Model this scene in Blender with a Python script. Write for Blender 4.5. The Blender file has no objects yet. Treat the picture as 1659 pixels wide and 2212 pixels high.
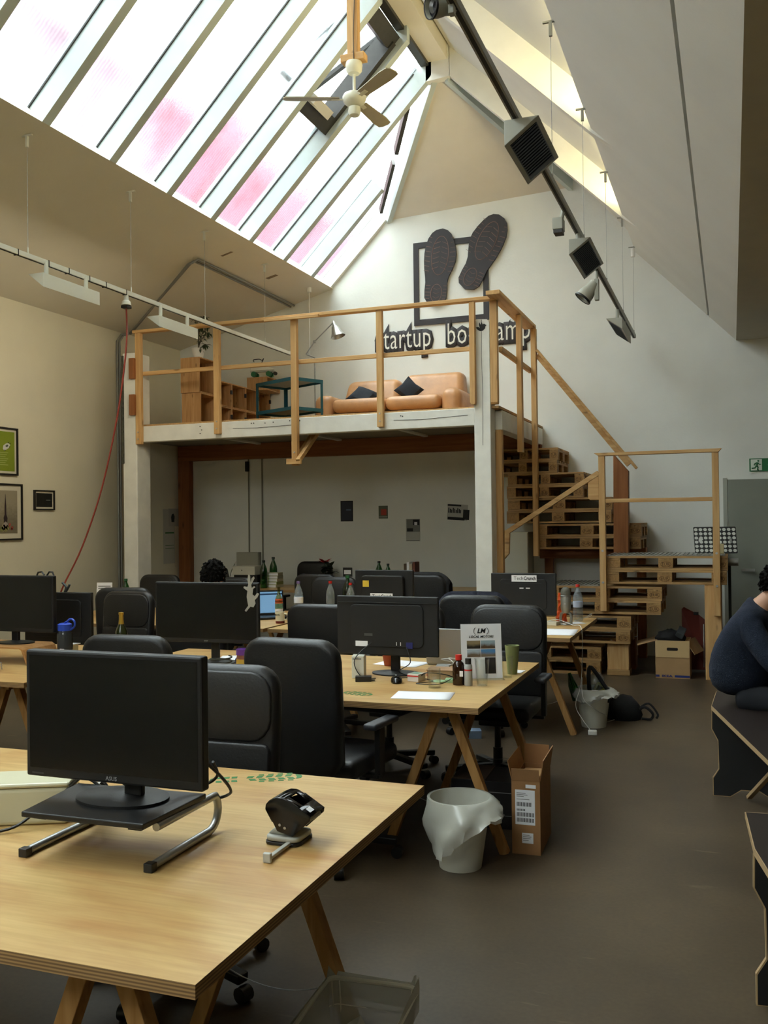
import bpy, bmesh, math, random
from mathutils import Vector, Matrix
S = bpy.context.scene
COL = S.collection
random.seed(7)
R = math.radians
# ---------------------------------------------------------------- camera
def cam_matrix(yaw, pitch, roll, loc):
    f = Vector((-math.sin(yaw)*math.cos(pitch), math.cos(yaw)*math.cos(pitch), math.sin(pitch)))
    r = Vector((math.cos(yaw), math.sin(yaw), 0)); u = r.cross(f)
    r2 = math.cos(roll)*r + math.sin(roll)*u; u2 = -math.sin(roll)*r + math.cos(roll)*u
    m = Matrix((r2, u2, -f)).transposed().to_4x4(); m.translation = loc
    return m
cd = bpy.data.cameras.new('camera'); cam = bpy.data.objects.new('camera', cd); COL.objects.link(cam)
cam.matrix_world = cam_matrix(R(20.19), R(0.587), R(-0.68), (0, 0, 1.64))
cd.sensor_fit = 'VERTICAL'; cd.sensor_height = 36; cd.lens = 2042/2212*36; cd.clip_start = 0.05
S.camera = cam
# ---------------------------------------------------------------- light
S.view_settings.view_transform = 'Standard'; S.view_settings.look = 'None'
S.view_settings.gamma = 1; S.view_settings.use_curve_mapping = False
S.view_settings.exposure = 0.78
W = bpy.data.worlds.new('overcast_sky'); S.world = W; W.use_nodes = True
wn, wl = W.node_tree.nodes, W.node_tree.links
bg = wn['Background']; tc = wn.new('ShaderNodeTexCoord'); sx = wn.new('ShaderNodeSeparateXYZ')
mr = wn.new('ShaderNodeMapRange'); mr.inputs[1].default_value = -1; mr.inputs[2].default_value = 1; mr.inputs[3].default_value = 0; mr.inputs[4].default_value = 1
rp_ = wn.new('ShaderNodeValToRGB'); e_ = rp_.color_ramp.elements                      # overcast: zenith about twice the horizon, dull ground below
e_[0].position = .47; e_[0].color = (.12,.12,.12,1); e_[1].position = 1; e_[1].color = (1.25,1.25,1.25,1); q_ = e_.new(.5); q_.color = (.6,.6,.6,1)
mul = wn.new('ShaderNodeVectorMath'); mul.operation = 'SCALE'; mul.inputs[0].default_value = (0.92, 1.0, 0.985)
wl.new(tc.outputs['Generated'], sx.inputs[0]); wl.new(sx.outputs[2], mr.inputs[0])
wl.new(mr.outputs[0], rp_.inputs[0]); wl.new(rp_.outputs[0], mul.inputs['Scale']); wl.new(mul.outputs[0], bg.inputs[0]); bg.inputs[1].default_value = 7.4
S.cycles.max_bounces = 10; S.cycles.diffuse_bounces = 6; S.cycles.transparent_max_bounces = 16
S.cycles.sample_clamp_indirect = 6; S.cycles.caustics_refractive = True; S.cycles.blur_glossy = 1.0; S.cycles.transmission_bounces = 10; S.cycles.caustics_reflective = False
# ---------------------------------------------------------------- helpers
def lin(h):
    h = h.lstrip('#'); o = []
    for i in (0, 2, 4):
        c = int(h[i:i+2], 16)/255
        o.append(c/12.92 if c <= .04045 else ((c+.055)/1.055)**2.4)
    return (*o, 1)
MATS = {}
def nmat(name):
    m = bpy.data.materials.new(name); m.use_nodes = True
    return m, m.node_tree.nodes, m.node_tree.links, m.node_tree.nodes['Principled BSDF']
def plain(name, col, rough=.5, metal=0., var=0., vscale=6., bump=0., bscale=60., alpha=1., trans=0., spec=.5, emit=0., coat=0.):
    if name in MATS: return MATS[name]
    m, n, l, b = nmat(name); c = lin(col)
    b.inputs['Base Color'].default_value = c; b.inputs['Roughness'].default_value = rough
    b.inputs['Metallic'].default_value = metal; b.inputs['Specular IOR Level'].default_value = spec
    b.inputs['Transmission Weight'].default_value = trans; b.inputs['Alpha'].default_value = alpha
    b.inputs['Coat Weight'].default_value = coat
    if emit: b.inputs['Emission Color'].default_value = c; b.inputs['Emission Strength'].default_value = emit
    t = n.new('ShaderNodeTexCoord')
    if var:
        z = n.new('ShaderNodeTexNoise'); z.inputs['Scale'].default_value = vscale; z.inputs['Detail'].default_value = 5
        r = n.new('ShaderNodeValToRGB'); e = r.color_ramp.elements
        e[0].position = .3; e[1].position = .7
        e[0].color = tuple(x*(1-var) for x in c[:3])+(1,); e[1].color = tuple(min(1, x*(1+var)) for x in c[:3])+(1,)
        l.new(t.outputs['Object'], z.inputs[0]); l.new(z.outputs[0], r.inputs[0]); l.new(r.outputs[0], b.inputs['Base Color'])
    if bump:
        z = n.new('ShaderNodeTexNoise'); z.inputs['Scale'].default_value = bscale; z.inputs['Detail'].default_value = 4
        k = n.new('ShaderNodeBump'); k.inputs['Strength'].default_value = bump; k.inputs['Distance'].default_value = .01
        l.new(t.outputs['Object'], z.inputs[0]); l.new(z.outputs[0], k.inputs['Height']); l.new(k.outputs[0], b.inputs['Normal'])
    MATS[name] = m; return m
def wood(name, c1, c2, axis='x', scale=1., rough=.6, knots=True, stretch=14.):
    if name in MATS: return MATS[name]
    m, n, l, b = nmat(name); b.inputs['Roughness'].default_value = rough; b.inputs['Specular IOR Level'].default_value = .3
    t = n.new('ShaderNodeTexCoord'); mp = n.new('ShaderNodeMapping')
    s = [stretch*scale]*3; s['xyz'.index(axis)] = scale*.9; mp.inputs['Scale'].default_value = s
    oi = n.new('ShaderNodeObjectInfo'); ad = n.new('ShaderNodeVectorMath'); ad.operation = 'ADD'
    sc = n.new('ShaderNodeVectorMath'); sc.operation = 'SCALE'; sc.inputs['Scale'].default_value = 17.
    cx = n.new('ShaderNodeCombineXYZ')
    for i in range(3): l.new(oi.outputs['Random'], cx.inputs[i])
    l.new(cx.outputs[0], sc.inputs[0]); l.new(t.outputs['Object'], ad.inputs[0]); l.new(sc.outputs[0], ad.inputs[1])
    l.new(ad.outputs[0], mp.inputs[0])
    z = n.new('ShaderNodeTexNoise'); z.inputs['Scale'].default_value = 1.6; z.inputs['Detail'].default_value = 6; z.inputs['Distortion'].default_value = .8
    l.new(mp.outputs[0], z.inputs[0])
    r = n.new('ShaderNodeValToRGB'); e = r.color_ramp.elements; e[0].position = .3; e[1].position = .72
    e[0].color = lin(c2); e[1].color = lin(c1); l.new(z.outputs[0], r.inputs[0]); out = r.outputs[0]
    if knots:
        mp2 = n.new('ShaderNodeMapping'); s2 = [9.*scale]*3; s2['xyz'.index(axis)] = 3.2*scale; mp2.inputs['Scale'].default_value = s2
        l.new(ad.outputs[0], mp2.inputs[0]); v = n.new('ShaderNodeTexVoronoi'); v.inputs['Scale'].default_value = 1.
        l.new(mp2.outputs[0], v.inputs[0]); kr = n.new('ShaderNodeValToRGB'); ke = kr.color_ramp.elements
        ke[0].position = .07; ke[0].color = (.75, .75, .75, 1); ke[1].position = .17; ke[1].color = (0, 0, 0, 1)
        l.new(v.outputs['Distance'], kr.inputs[0]); mx = n.new('ShaderNodeMix'); mx.data_type = 'RGBA'
        l.new(kr.outputs[0], mx.inputs[0]); l.new(out, mx.inputs[6]); mx.inputs[7].default_value = tuple(x*.35 for x in lin(c2)[:3])+(1,); out = mx.outputs[2]
    l.new(out, b.inputs['Base Color']); MATS[name] = m; return m
class MB:
    def __init__(s): s.v = []; s.f = []
    def add(s, vs, fs, M=None):
        o = len(s.v); s.v += [tuple((M @ Vector(v)) if M else v) for v in vs]; s.f += [tuple(i+o for i in f) for f in fs]; return s
    def box(s, x0, x1, y0, y1, z0, z1, M=None):
        return s.add([(x0,y0,z0),(x1,y0,z0),(x1,y1,z0),(x0,y1,z0),(x0,y0,z1),(x1,y0,z1),(x1,y1,z1),(x0,y1,z1)],
                     [(0,3,2,1),(4,5,6,7),(0,1,5,4),(1,2,6,5),(2,3,7,6),(3,0,4,7)], M)
    def bar(s, p, q, w, h, up=(0,0,1)):
        p, q = Vector(p), Vector(q); d = (q-p).normalized(); u = Vector(up); x = d.cross(u)
        if x.length < 1e-4: x = d.cross(Vector((0,1,0)))
        x.normalize(); y = x.cross(d); x *= w/2; y *= h/2
        return s.add([p-x-y,p+x-y,p+x+y,p-x+y,q-x-y,q+x-y,q+x+y,q-x+y], [(0,1,2,3),(7,6,5,4),(1,0,4,5),(2,1,5,6),(3,2,6,7),(0,3,7,4)])
    def tube(s, pts, r, n=8, closed=False):
        P = [Vector(p) for p in pts]; rs = r if isinstance(r, (list, tuple)) else [r]*len(P); vs = []; fs = []; ref = None
        for i, p in enumerate(P):
            a = P[i-1] if i or closed else P[0]; b = P[(i+1) % len(P)] if i < len(P)-1 or closed else P[-1]
            d = (b-a); d = d.normalized() if d.length > 1e-9 else Vector((0,0,1))
            if ref is None: ref = d.orthogonal().normalized()
            ref = (ref - d*ref.dot(d)); ref = ref.normalized() if ref.length > 1e-6 else d.orthogonal().normalized()
            w = d.cross(ref)
            for k in range(n):
                t = 2*math.pi*k/n; vs.append(p + (ref*math.cos(t)+w*math.sin(t))*rs[i])
        m = len(P)
        for i in range(m if closed else m-1):
            j = (i+1) % m
            for k in range(n): fs.append((i*n+k, i*n+(k+1)%n, j*n+(k+1)%n, j*n+k))
        if not closed: fs += [tuple(range(n-1,-1,-1)), tuple((m-1)*n+k for k in range(n))]
        return s.add(vs, fs)
    def cyl(s, p, q, r, r2=None, n=14): return s.tube([p, q], [r, r if r2 is None else r2], n)
    def lathe(s, prof, n=20, M=None, cap=True):
        vs = []; fs = []
        for r, z in prof:
            for k in range(n): t = 2*math.pi*k/n; vs.append((r*math.cos(t), r*math.sin(t), z))
        for i in range(len(prof)-1):
            for k in range(n): fs.append((i*n+k, i*n+(k+1)%n, (i+1)*n+(k+1)%n, (i+1)*n+k))
        if cap:
            if prof[0][0] > 1e-4: fs.append(tuple(range(n-1,-1,-1)))
            if prof[-1][0] > 1e-4: fs.append(tuple((len(prof)-1)*n+k for k in range(n)))
        return s.add(vs, fs, M)
    def prism(s, poly, a, b, M=None, axis='z'):
        n = len(poly)
        def P(u, v, w): return {'z':(u,v,w),'y':(u,w,v),'x':(w,u,v)}[axis]
        vs = [P(u,v,a) for u,v in poly]+[P(u,v,b) for u,v in poly]
        fs = [tuple(range(n-1,-1,-1)), tuple(range(n,2*n))]+[(i,(i+1)%n,(i+1)%n+n,i+n) for i in range(n)]
        return s.add(vs, fs, M)
    def build(s, name, mat, parent=None, bevel=0., seg=2, smooth=False, sub=0, loc=None, rot=None, label=None, solid=0.):
        me = bpy.data.meshes.new(name); me.from_pydata([tuple(v) for v in s.v], [], s.f)
        bm = bmesh.new(); bm.from_mesh(me); bmesh.ops.recalc_face_normals(bm, faces=bm.faces); bm.to_mesh(me); bm.free()
        o = bpy.data.objects.new(name, me); COL.objects.link(o)
        if mat: me.materials.append(mat)
        if parent: o.parent = parent
        if loc: o.location = loc
        if rot: o.rotation_euler = rot
        if solid: k = o.modifiers.new('solid','SOLIDIFY'); k.thickness = solid; k.offset = 0
        if bevel:
            k = o.modifiers.new('bevel','BEVEL'); k.width = bevel; k.segments = seg; k.limit_method = 'ANGLE'; k.angle_limit = R(40)
        if sub: k = o.modifiers.new('sub','SUBSURF'); k.levels = sub; k.render_levels = sub
        if smooth:
            me.shade_smooth()
            if not bevel and not sub: me.set_sharp_from_angle(angle=R(42))
        if label: o['label'] = label
        return o
def box(name, mat, x0, x1, y0, y1, z0, z1, parent=None, bevel=0., seg=2, smooth=False, **k):
    return MB().box(x0,x1,y0,y1,z0,z1).build(name, mat, parent, bevel, seg, smooth, **k)
def thing(name, label, cat, loc=(0,0,0), rz=0., group=None):
    o = bpy.data.objects.new(name, None); COL.objects.link(o); o.location = loc; o.rotation_euler = (0,0,rz)
    o.empty_display_size = .1; o['label'] = label; o['category'] = cat
    if group: o['group'] = group
    return o
def tag(o, label, cat, group=None):
    o['label'] = label; o['category'] = cat
    if group: o['group'] = group
    return o
def struct(o): o['kind'] = 'structure'; return o
def dup(root, loc=None, rz=None, label=None, group=None, parent=None):
    c = root.copy(); COL.objects.link(c); c.parent = parent
    for ch in [x for x in root.children]: dup(ch, parent=c)
    if loc is not None: c.location = loc
    if rz is not None: c.rotation_euler = (0,0,rz)
    if label: c['label'] = label
    if group: c['group'] = group
    return c
def text(name, s, size, mat, parent=None, loc=(0,0,0), rot=(0,0,0), ext=.0005, off=0., align='CENTER', sx=1., shear=0., space=1., bev=0.):
    cu = bpy.data.curves.new(name, 'FONT'); cu.body = s; cu.size = size; cu.extrude = ext; cu.offset = off
    cu.align_x = align; cu.align_y = 'CENTER'; cu.resolution_u = 2; cu.shear = shear; cu.bevel_depth = bev; cu.bevel_resolution = 2; cu.space_character = space
    t = bpy.data.objects.new(name, cu); COL.objects.link(t)
    dg = bpy.context.evaluated_depsgraph_get(); me = bpy.data.meshes.new_from_object(t.evaluated_get(dg))
    bpy.data.objects.remove(t); me.materials.clear(); me.materials.append(mat)
    o = bpy.data.objects.new(name, me); COL.objects.link(o); o.parent = parent; o.location = loc; o.rotation_euler = rot; o.scale = (sx,1,1)
    return o
def arc(cx, cy, r, a0, a1, n): return [(cx+r*math.cos(R(a0+(a1-a0)*i/n)), cy+r*math.sin(R(a0+(a1-a0)*i/n))) for i in range(n+1)]
def rrect(x0, x1, y0, y1, r, n=4):
    return arc(x1-r,y0+r,r,-90,0,n)+arc(x1-r,y1-r,r,0,90,n)+arc(x0+r,y1-r,r,90,180,n)+arc(x0+r,y0+r,r,180,270,n)
def spline(pts, n=6):
    P = [Vector(p) for p in pts]; o = []
    for i in range(len(P)-1):
        a = P[max(i-1,0)]; b = P[i]; c = P[i+1]; d = P[min(i+2,len(P)-1)]
        for k in range(n):
            t = k/n; o.append(.5*((2*b)+(c-a)*t+(2*a-5*b+4*c-d)*t*t+(3*b-3*c+d-a)*t**3))
    return o+[P[-1]]
# ---------------------------------------------------------------- materials
white_wall = plain('white_plaster', '#E8E9E3', .85, var=.03, vscale=2.5, bump=.12, bscale=35)
cream_wall = plain('cream_plaster', '#E4DEC8', .85, var=.03, vscale=2.0, bump=.1, bscale=40)
ceil_white = plain('ceiling_white', '#DFE0DA', .85, var=.03, vscale=1.5, bump=.12, bscale=25)
left_ceil = plain('left_ceiling_cream', '#DFDACB', .85, var=.03, vscale=1.3, bump=.1, bscale=30)
trim_white = plain('painted_timber_white', '#E4E4DD', .6, var=.04, vscale=5, bump=.05, bscale=50)
post_white = plain('post_white_paint', '#DEDDD6', .6, var=.06, vscale=7, bump=.12, bscale=22)
dark_frame = plain('dark_window_frame', '#33322E', .5, var=.15, vscale=20)
black = plain('black_plastic', '#131314', .42, bump=.03, bscale=200)
black_gloss = plain('black_gloss', '#0B0B0C', .18)
black_matte = plain('black_matte', '#111112', .75)
leather = plain('black_leather', '#111113', .46, var=.15, vscale=8, bump=.12, bscale=90)
fabric_blk = plain('black_fabric', '#101012', .9, var=.2, vscale=30, bump=.3, bscale=250)
pine = wood('pine', '#D6B17C', '#B98D57', 'z'); pine_x = wood('pine_x', '#D6B17C', '#B98D57', 'x'); pine_y = wood('pine_y', '#D6B17C', '#B98D57', 'y')
brown_z = wood('brown_timber', '#A0683E', '#7C4A28', 'z', .8); brown_x = wood('brown_timber_x', '#A0683E', '#7C4A28', 'x', .8)
pal_x = wood('pallet_wood', '#C09A66', '#917047', 'x', 1.2); pal_y = wood('pallet_wood_y', '#B8925E', '#8A6A42', 'y', 1.2)
block_w = wood('pallet_block', '#B58C56', '#8F6C42', 'y', 2, knots=False)
steel = plain('steel', '#B9BABA', .35, .9); galv = plain('galvanised', '#A5A7A4', .45, .7, var=.1, vscale=30)
paper = plain('white_paper', '#E9E9EC', .7); white_pl = plain('white_plastic', '#E6E5E0', .45); grey_pl = plain('grey_plastic', '#8D8F8C', .5)
ink = plain('black_ink', '#141414', .7); red_m = plain('red_plastic', '#C3261E', .4); green_ink = plain('green_ink', '#1F7A3C', .7)
# ================================================================ SETTING
YB = 11.72
def floor_mat():
    m, n, l, b = nmat('sealed_concrete'); t = n.new('ShaderNodeTexCoord')
    z = n.new('ShaderNodeTexNoise'); z.inputs['Scale'].default_value = .9; z.inputs['Detail'].default_value = 8; z.inputs['Roughness'].default_value = .62
    r = n.new('ShaderNodeValToRGB'); e = r.color_ramp.elements; e[0].position = .3; e[1].position = .72
    e[0].color = lin('#463B2E'); e[1].color = lin('#655642')
    l.new(t.outputs['Object'], z.inputs[0]); l.new(z.outputs[0], r.inputs[0])
    z2 = n.new('ShaderNodeTexNoise'); z2.inputs['Scale'].default_value = 55; z2.inputs['Detail'].default_value = 6
    mx = n.new('ShaderNodeMix'); mx.data_type = 'RGBA'; mx.blend_type = 'MULTIPLY'; mx.inputs[0].default_value = .45
    l.new(t.outputs['Object'], z2.inputs[0]); l.new(r.outputs[0], mx.inputs[6]); l.new(z2.outputs[0], mx.inputs[7])
    # pale scuffs: thin stretched noise islands
    mp = n.new('ShaderNodeMapping'); mp.inputs['Scale'].default_value = (1.1, 9, 1); mp.inputs['Rotation'].default_value = (0, 0, .35)
    z3 = n.new('ShaderNodeTexNoise'); z3.inputs['Scale'].default_value = 2.2; z3.inputs['Detail'].default_value = 7
    l.new(t.outputs['Object'], mp.inputs[0]); l.new(mp.outputs[0], z3.inputs[0])
    r3 = n.new('ShaderNodeValToRGB'); r3.color_ramp.elements[0].position = .68; r3.color_ramp.elements[1].position = .76
    r3.color_ramp.elements[1].color = (.5, .5, .5, 1); l.new(z3.outputs[0], r3.inputs[0])
    m2 = n.new('ShaderNodeMix'); m2.data_type = 'RGBA'; m2.inputs[7].default_value = lin('#857660')
    l.new(r3.outputs[0], m2.inputs[0]); l.new(mx.outputs[2], m2.inputs[6]); l.new(m2.outputs[2], b.inputs['Base Color'])
    b.inputs['Roughness'].default_value = .42; b.inputs['Specular IOR Level'].default_value = .35
    k = n.new('ShaderNodeBump'); k.inputs['Strength'].default_value = .06; l.new(z2.outputs[0], k.inputs['Height']); l.new(k.outputs[0], b.inputs['Normal'])
    return m
def pane_mat():
    # rolled obscured glass: rough refraction blurs the house across the yard
    m, n, l, b = nmat('obscured_glass'); n.remove(b); out = n['Material Output']
    t = n.new('ShaderNodeTexCoord'); wv = n.new('ShaderNodeTexWave'); wv.inputs['Scale'].default_value = 9; wv.inputs['Distortion'].default_value = 2.5; wv.inputs['Detail'].default_value = 3; wv.inputs['Detail Scale'].default_value = 2.5; wv.bands_direction = 'Y'
    l.new(t.outputs['Object'], wv.inputs[0]); z = n.new('ShaderNodeTexNoise'); z.inputs['Scale'].default_value = 2.2; z.inputs['Detail'].default_value = 6; l.new(t.outputs['Object'], z.inputs[0])
    r = n.new('ShaderNodeValToRGB'); e = r.color_ramp.elements; e[0].position = .25; e[0].color = (.66,.68,.69,1); e[1].position = .5; e[1].color = (.80,.82,.83,1); l.new(z.outputs[0], r.inputs[0])
    mp = n.new('ShaderNodeMapRange'); mp.inputs[3].default_value = .93; mp.inputs[4].default_value = 1.06; l.new(wv.outputs[1], mp.inputs[0])
    vm = n.new('ShaderNodeVectorMath'); vm.operation = 'SCALE'; l.new(r.outputs[0], vm.inputs[0]); l.new(mp.outputs[0], vm.inputs['Scale'])
    g = n.new('ShaderNodeBsdfRefraction'); g.inputs['Roughness'].default_value = .27; g.inputs['IOR'].default_value = 1.2; l.new(vm.outputs[0], g.inputs[0])
    a = n.new('ShaderNodeBsdfTransparent'); a.inputs[0].default_value = (.8,.82,.83,1); x = n.new('ShaderNodeMixShader'); x.inputs[0].default_value = .85
    l.new(a.outputs[0], x.inputs[1]); l.new(g.outputs[0], x.inputs[2]); l.new(x.outputs[0], out.inputs[0]); return m
pane_m = pane_mat()
struct(box('floor', floor_mat(), -7.6, 6.2, -3.2, 12, -.2, 0))
struct(MB().prism([(-7.6,0),(-7.6,4.2),(-7.4,4.3),(-5,4.95),(-4.1,5.8),(-3.9,5.9),(-1.95,6.05),(-.95,5.2),(.25,3.95),(6.2,3.85),(6.2,0)], YB, YB+.2, axis='y').build('wall_back', white_wall))
struct(box('wall_left', cream_wall, -7.6, -7.4, -3.2, YB, 0, 4.3))
struct(box('wall_right', cream_wall, 6, 6.2, -3.2, YB, 0, 3.85))
# gable wall behind the camera, with a high window added for fill light
gw = struct(bpy.data.objects.new('wall_front', None)); COL.objects.link(gw)
gx0, gx1, gz0, gz1 = -4.3, -1.7, 4.1, 5.6
MB().prism([(-7.6,0),(-7.6,4.3),(gx0,4.3+(gx0+7.6)*.32),(gx0,0)], -3.2, -3.0, axis='y').build('wall_section', cream_wall, gw)
box('wall_section', cream_wall, gx0, gx1, -3.2, -3.0, 0, gz0, gw); MB().prism([(gx0,gz1),(gx1,gz1),(gx1,6.0),(-3.04,7.3),(gx0,6.0)], -3.2, -3.0, axis='y').build('wall_section', cream_wall, gw)
MB().prism([(gx1,0),(6.2,0),(6.2,3.9),(.3,3.9),(gx1,6.0)], -3.2, -3.0, axis='y').build('wall_section', cream_wall, gw); MB().prism([(gx0,5.2),(gx0,6.0),(-5.1,5.1)], -3.2, -3.0, axis='y').build('wall_section', cream_wall, gw)
wq = struct(bpy.data.objects.new('window_added_fill', None)); COL.objects.link(wq)
for q in ((gx0,gx0+.06,gz0,gz1),(gx1-.06,gx1,gz0,gz1),(gx0,gx1,gz0,gz0+.06),(gx0,gx1,gz1-.06,gz1),((gx0+gx1)/2-.03,(gx0+gx1)/2+.03,gz0,gz1)): box('frame_bar', trim_white, q[0], q[1], -3.13, -3.07, q[2], q[3], wq)
L = bpy.data.lights.new('fill_window_portal', 'AREA'); L.shape = 'RECTANGLE'; L.size = gx1-gx0; L.size_y = gz1-gz0; L.cycles.is_portal = True
o = bpy.data.objects.new('fill_window_portal', L); COL.objects.link(o); o.location = ((gx0+gx1)/2,-3.15,(gz0+gz1)/2); o.rotation_euler = (R(90),0,0)
struct(MB().prism([(-7.4,4.13),(-5,4.79),(-5.17,4.96),(-7.45,4.4)], -3.0, YB, axis='y').build('ceiling_left', left_ceil))
# right slope: two boarded panels flush with the rafters, a joint between them
cr = struct(bpy.data.objects.new('ceiling_right', None)); COL.objects.link(cr)
n45 = .07
MB().prism([(-1.04,4.85),(-.232,4.02),(-.232+n45,4.02+n45),(-1.04+n45,4.85+n45)], -3.0, YB, axis='y').build('panel', ceil_white, cr)
MB().prism([(-.212,4.0),(.078,3.70),(.078+n45,3.70+n45),(-.212+n45,4.0+n45)], -3.0, YB, axis='y').build('panel', ceil_white, cr)
MB().prism([(-.24,4.09),(-.2,4.05),(-.17,4.08),(-.21,4.12)], -3.0, YB, axis='y').build('joint_strip', plain('joint_grey','#8A887E',.8), cr)
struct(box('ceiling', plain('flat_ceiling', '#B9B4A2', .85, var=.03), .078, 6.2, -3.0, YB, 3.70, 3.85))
# plaster underside of the right roof, set back behind the frames
def rdeck(x, off): return 6.65-.98*(x+2.91)+off*1.4
struct(MB().prism([(-2.9,rdeck(-2.9,.24)),(.9,rdeck(.9,.24)),(.9,rdeck(.9,.4)),(-2.9,rdeck(-2.9,.4))], -3.0, YB, axis='y').build('ceiling_roof_right', ceil_white))
# left glazing
sky = struct(bpy.data.objects.new('window_1', None)); COL.objects.link(sky)
k1 = 1.01
rafter_m = plain('rafter_pale_blue', '#BFCAC9', .6, var=.04, vscale=5, bump=.05, bscale=50)
RY = [5.98-.85*i for i in range(10, 0, -1)]+[5.98, 6.83, 7.71, 8.52, 9.35, 10.20]
nx, nz = -.71, .703
def lp(x, off=0.): return (x+nx*off, 4.79+k1*(x+5)+nz*off)
for y in RY:
    MB().prism([(-5,4.79), lp(-3.12), (-3.12,7.05), lp(-3.2,.24), lp(-5,.24)], y, y+.09, axis='y').build('rafter', rafter_m, sky)
    MB().prism([lp(-5,.176), lp(-3.2,.176), lp(-3.2,.189), lp(-5,.189)], y-.012, y, axis='y').build('glazing_seal', dark_frame, sky)
MB().prism([(-5,4.79), lp(-4.02), lp(-4.02,.24), lp(-5,.24)], 11.0, 11.09, axis='y').build('rafter', rafter_m, sky)
MB().prism([lp(-5,.02), lp(-4.2,.02), lp(-4.2,.24), lp(-5,.24)], YB-.06, YB, axis='y').build('rafter', trim_white, sky)
ys = RY+[11.0]
def pane(y0, y1, xt=-3.16):
    a, b, c, d = lp(-5.0,.19), lp(xt,.19), lp(xt,.2), lp(-5.0,.2)
    MB().prism([a,b,c,d], y0, y1, axis='y').build('pane', pane_m, sky)
VENT = 7     # bay (counted from 5.98) that holds the open roof window is 8.52 to 9.35
for i in range(len(RY)-1):
    if abs(RY[i]-8.52) < .01: pane(RY[i]+.09, RY[i+1], -3.95)
    else: pane(RY[i]+.09, RY[i+1])
# hip-end panes: cut along the hip line
def hx(y): return -3.12-(y-10.22)*(1.06/1.5)
for y0, y1 in ((10.29, 11.0), (11.09, YB-.06)):
    P = []
    for x, y in ((-5.0,y0),(hx(y0)-.12,y0),(hx(y1)-.12,y1),(-5.0,y1)):
        u, z = lp(x,.19); P.append((u,y,z))
    MB().add(P, [(0,1,2,3)]).build('pane', pane_m, sky, solid=.008)
# dark edge frames of the glazing at ridge and hip
for i in range(len(RY)-1): box('edge_frame', dark_frame, -3.24, -3.15, RY[i]+.09, RY[i+1], 6.80, 6.86, sky)
MB().bar((hx(10.32)-.2,10.32,lp(hx(10.32)-.05,.12)[1]), (hx(11.0)-.16,11.0,lp(hx(11.0),.12)[1]), .05, .12).build('edge_frame', dark_frame, sky)
MB().bar((hx(11.1)-.16,11.1,lp(hx(11.1),.1)[1]), (hx(11.62)-.16,11.62,lp(hx(11.62)-.04,.1)[1]), .04, .1).build('edge_frame', dark_frame, sky)
# right frames
for y in (10.2, 7.85, 5.45, 3.05, .65, -1.75):
    P = [(-2.91,6.65), (-1.03,rdeck(-1.03,0)), (-.5,rdeck(-.5,.06)), (-.5,rdeck(-.5,.25)), (-2.91,rdeck(-2.91,.25))]
    w = MB().prism(P, y, y+.1, axis='y')
    if y == 10.2: w.prism([(-3.185,6.625),(-2.905,6.645),(-2.905,7.1),(-3.185,7.1)], y, y+.1, axis='y')
    struct(w.build('trim_1', trim_white))
struct(box('trim_2', left_ceil, -3.15, -2.93, -3.0, 10.2, 6.84, 7.3))       # ridge beam
struct(box('trim_3', trim_white, -3.36, -2.7, -3.0, 10.3, 7.08, 7.4))       # ridge cap
# hip end
hip = struct(bpy.data.objects.new('ceiling_hip_end', None)); COL.objects.link(hip)
apex = Vector((-3.04,10.25,6.72)); hl = Vector((-4.17,YB,5.62)); hr = Vector((-1.80,YB,5.74))
MB().add([apex, hl, hr, apex+Vector((0,.1,.1)), hl+Vector((0,.1,.1)), hr+Vector((0,.1,.1))], [(0,1,2),(5,4,3),(0,3,4,1),(1,4,5,2),(2,5,3,0)]).build('slope', plain('hip_cream','#E0DACF',.85,var=.02), hip)
def hipbeam(a, b, w, h):
    d = (b-a); up = Vector((0,0,1)); s = Vector((d.y,-d.x,0)).normalized()*w
    q = [a-up*.05, b-up*.05, b+up*h, a+up*h]
    MB().add([p-s*.5 for p in q]+[p+s*.5 for p in q], [(0,1,2,3),(7,6,5,4),(0,4,5,1),(1,5,6,2),(2,6,7,3),(3,7,4,0)]).build('hip_beam', rafter_m, hip)
hipbeam(apex+Vector((-.06,.02,-.04)), hl+Vector((-.02,0,.0)), .06, .34); hipbeam(apex+Vector((.08,.02,-.06)), hr, .06, .3)
# roof faces that close the hip end outside the room
MB().add([(-2.95,10.25,7.2),(-.9,10.25,5.2),(-.9,YB+.1,4.9),(-1.75,YB+.1,5.9)], [(0,1,2,3)]).build('outer_slope', ceil_white, hip, solid=.05)
# open roof window in the 8.52 bay: dark frame, sash tilted outwards, white motor box
vw = struct(bpy.data.objects.new('window_2', None)); COL.objects.link(vw)
y0, y1 = 8.61, 9.35
def lb(x0, x1, ya, yb, o0, o1, name, mat):
    MB().prism([lp(x0,o0),lp(x1,o0),lp(x1,o1),lp(x0,o1)], ya, yb, axis='y').build(name, mat, vw)
lb(-4.02,-3.88,y0,y1,.06,.24,'frame_bar',dark_frame); lb(-3.26,-3.14,y0,y1,.08,.2,'frame_bar',dark_frame)
lb(-3.9,-3.2,y1-.07,y1,.06,.26,'frame_bar',dark_frame); lb(-3.9,-3.2,y0,y0+.03,.1,.26,'frame_bar',dark_frame)
sash = MB()
def sp(x, o): 
    u, z = lp(x, o); return u, z
a0, a1 = lp(-3.22,.25), lp(-3.9,.55)
for ya, yb in ((y0,y0+.06),(y1-.06,y1)): MB().bar((a0[0],(ya+yb)/2,a0[1]),(a1[0],(ya+yb)/2,a1[1]),.06,.05).build('sash_bar',dark_frame,vw)
MB().bar((a1[0],y0,a1[1]),(a1[0],y1,a1[1]),.06,.05).build('sash_bar',dark_frame,vw)
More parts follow.
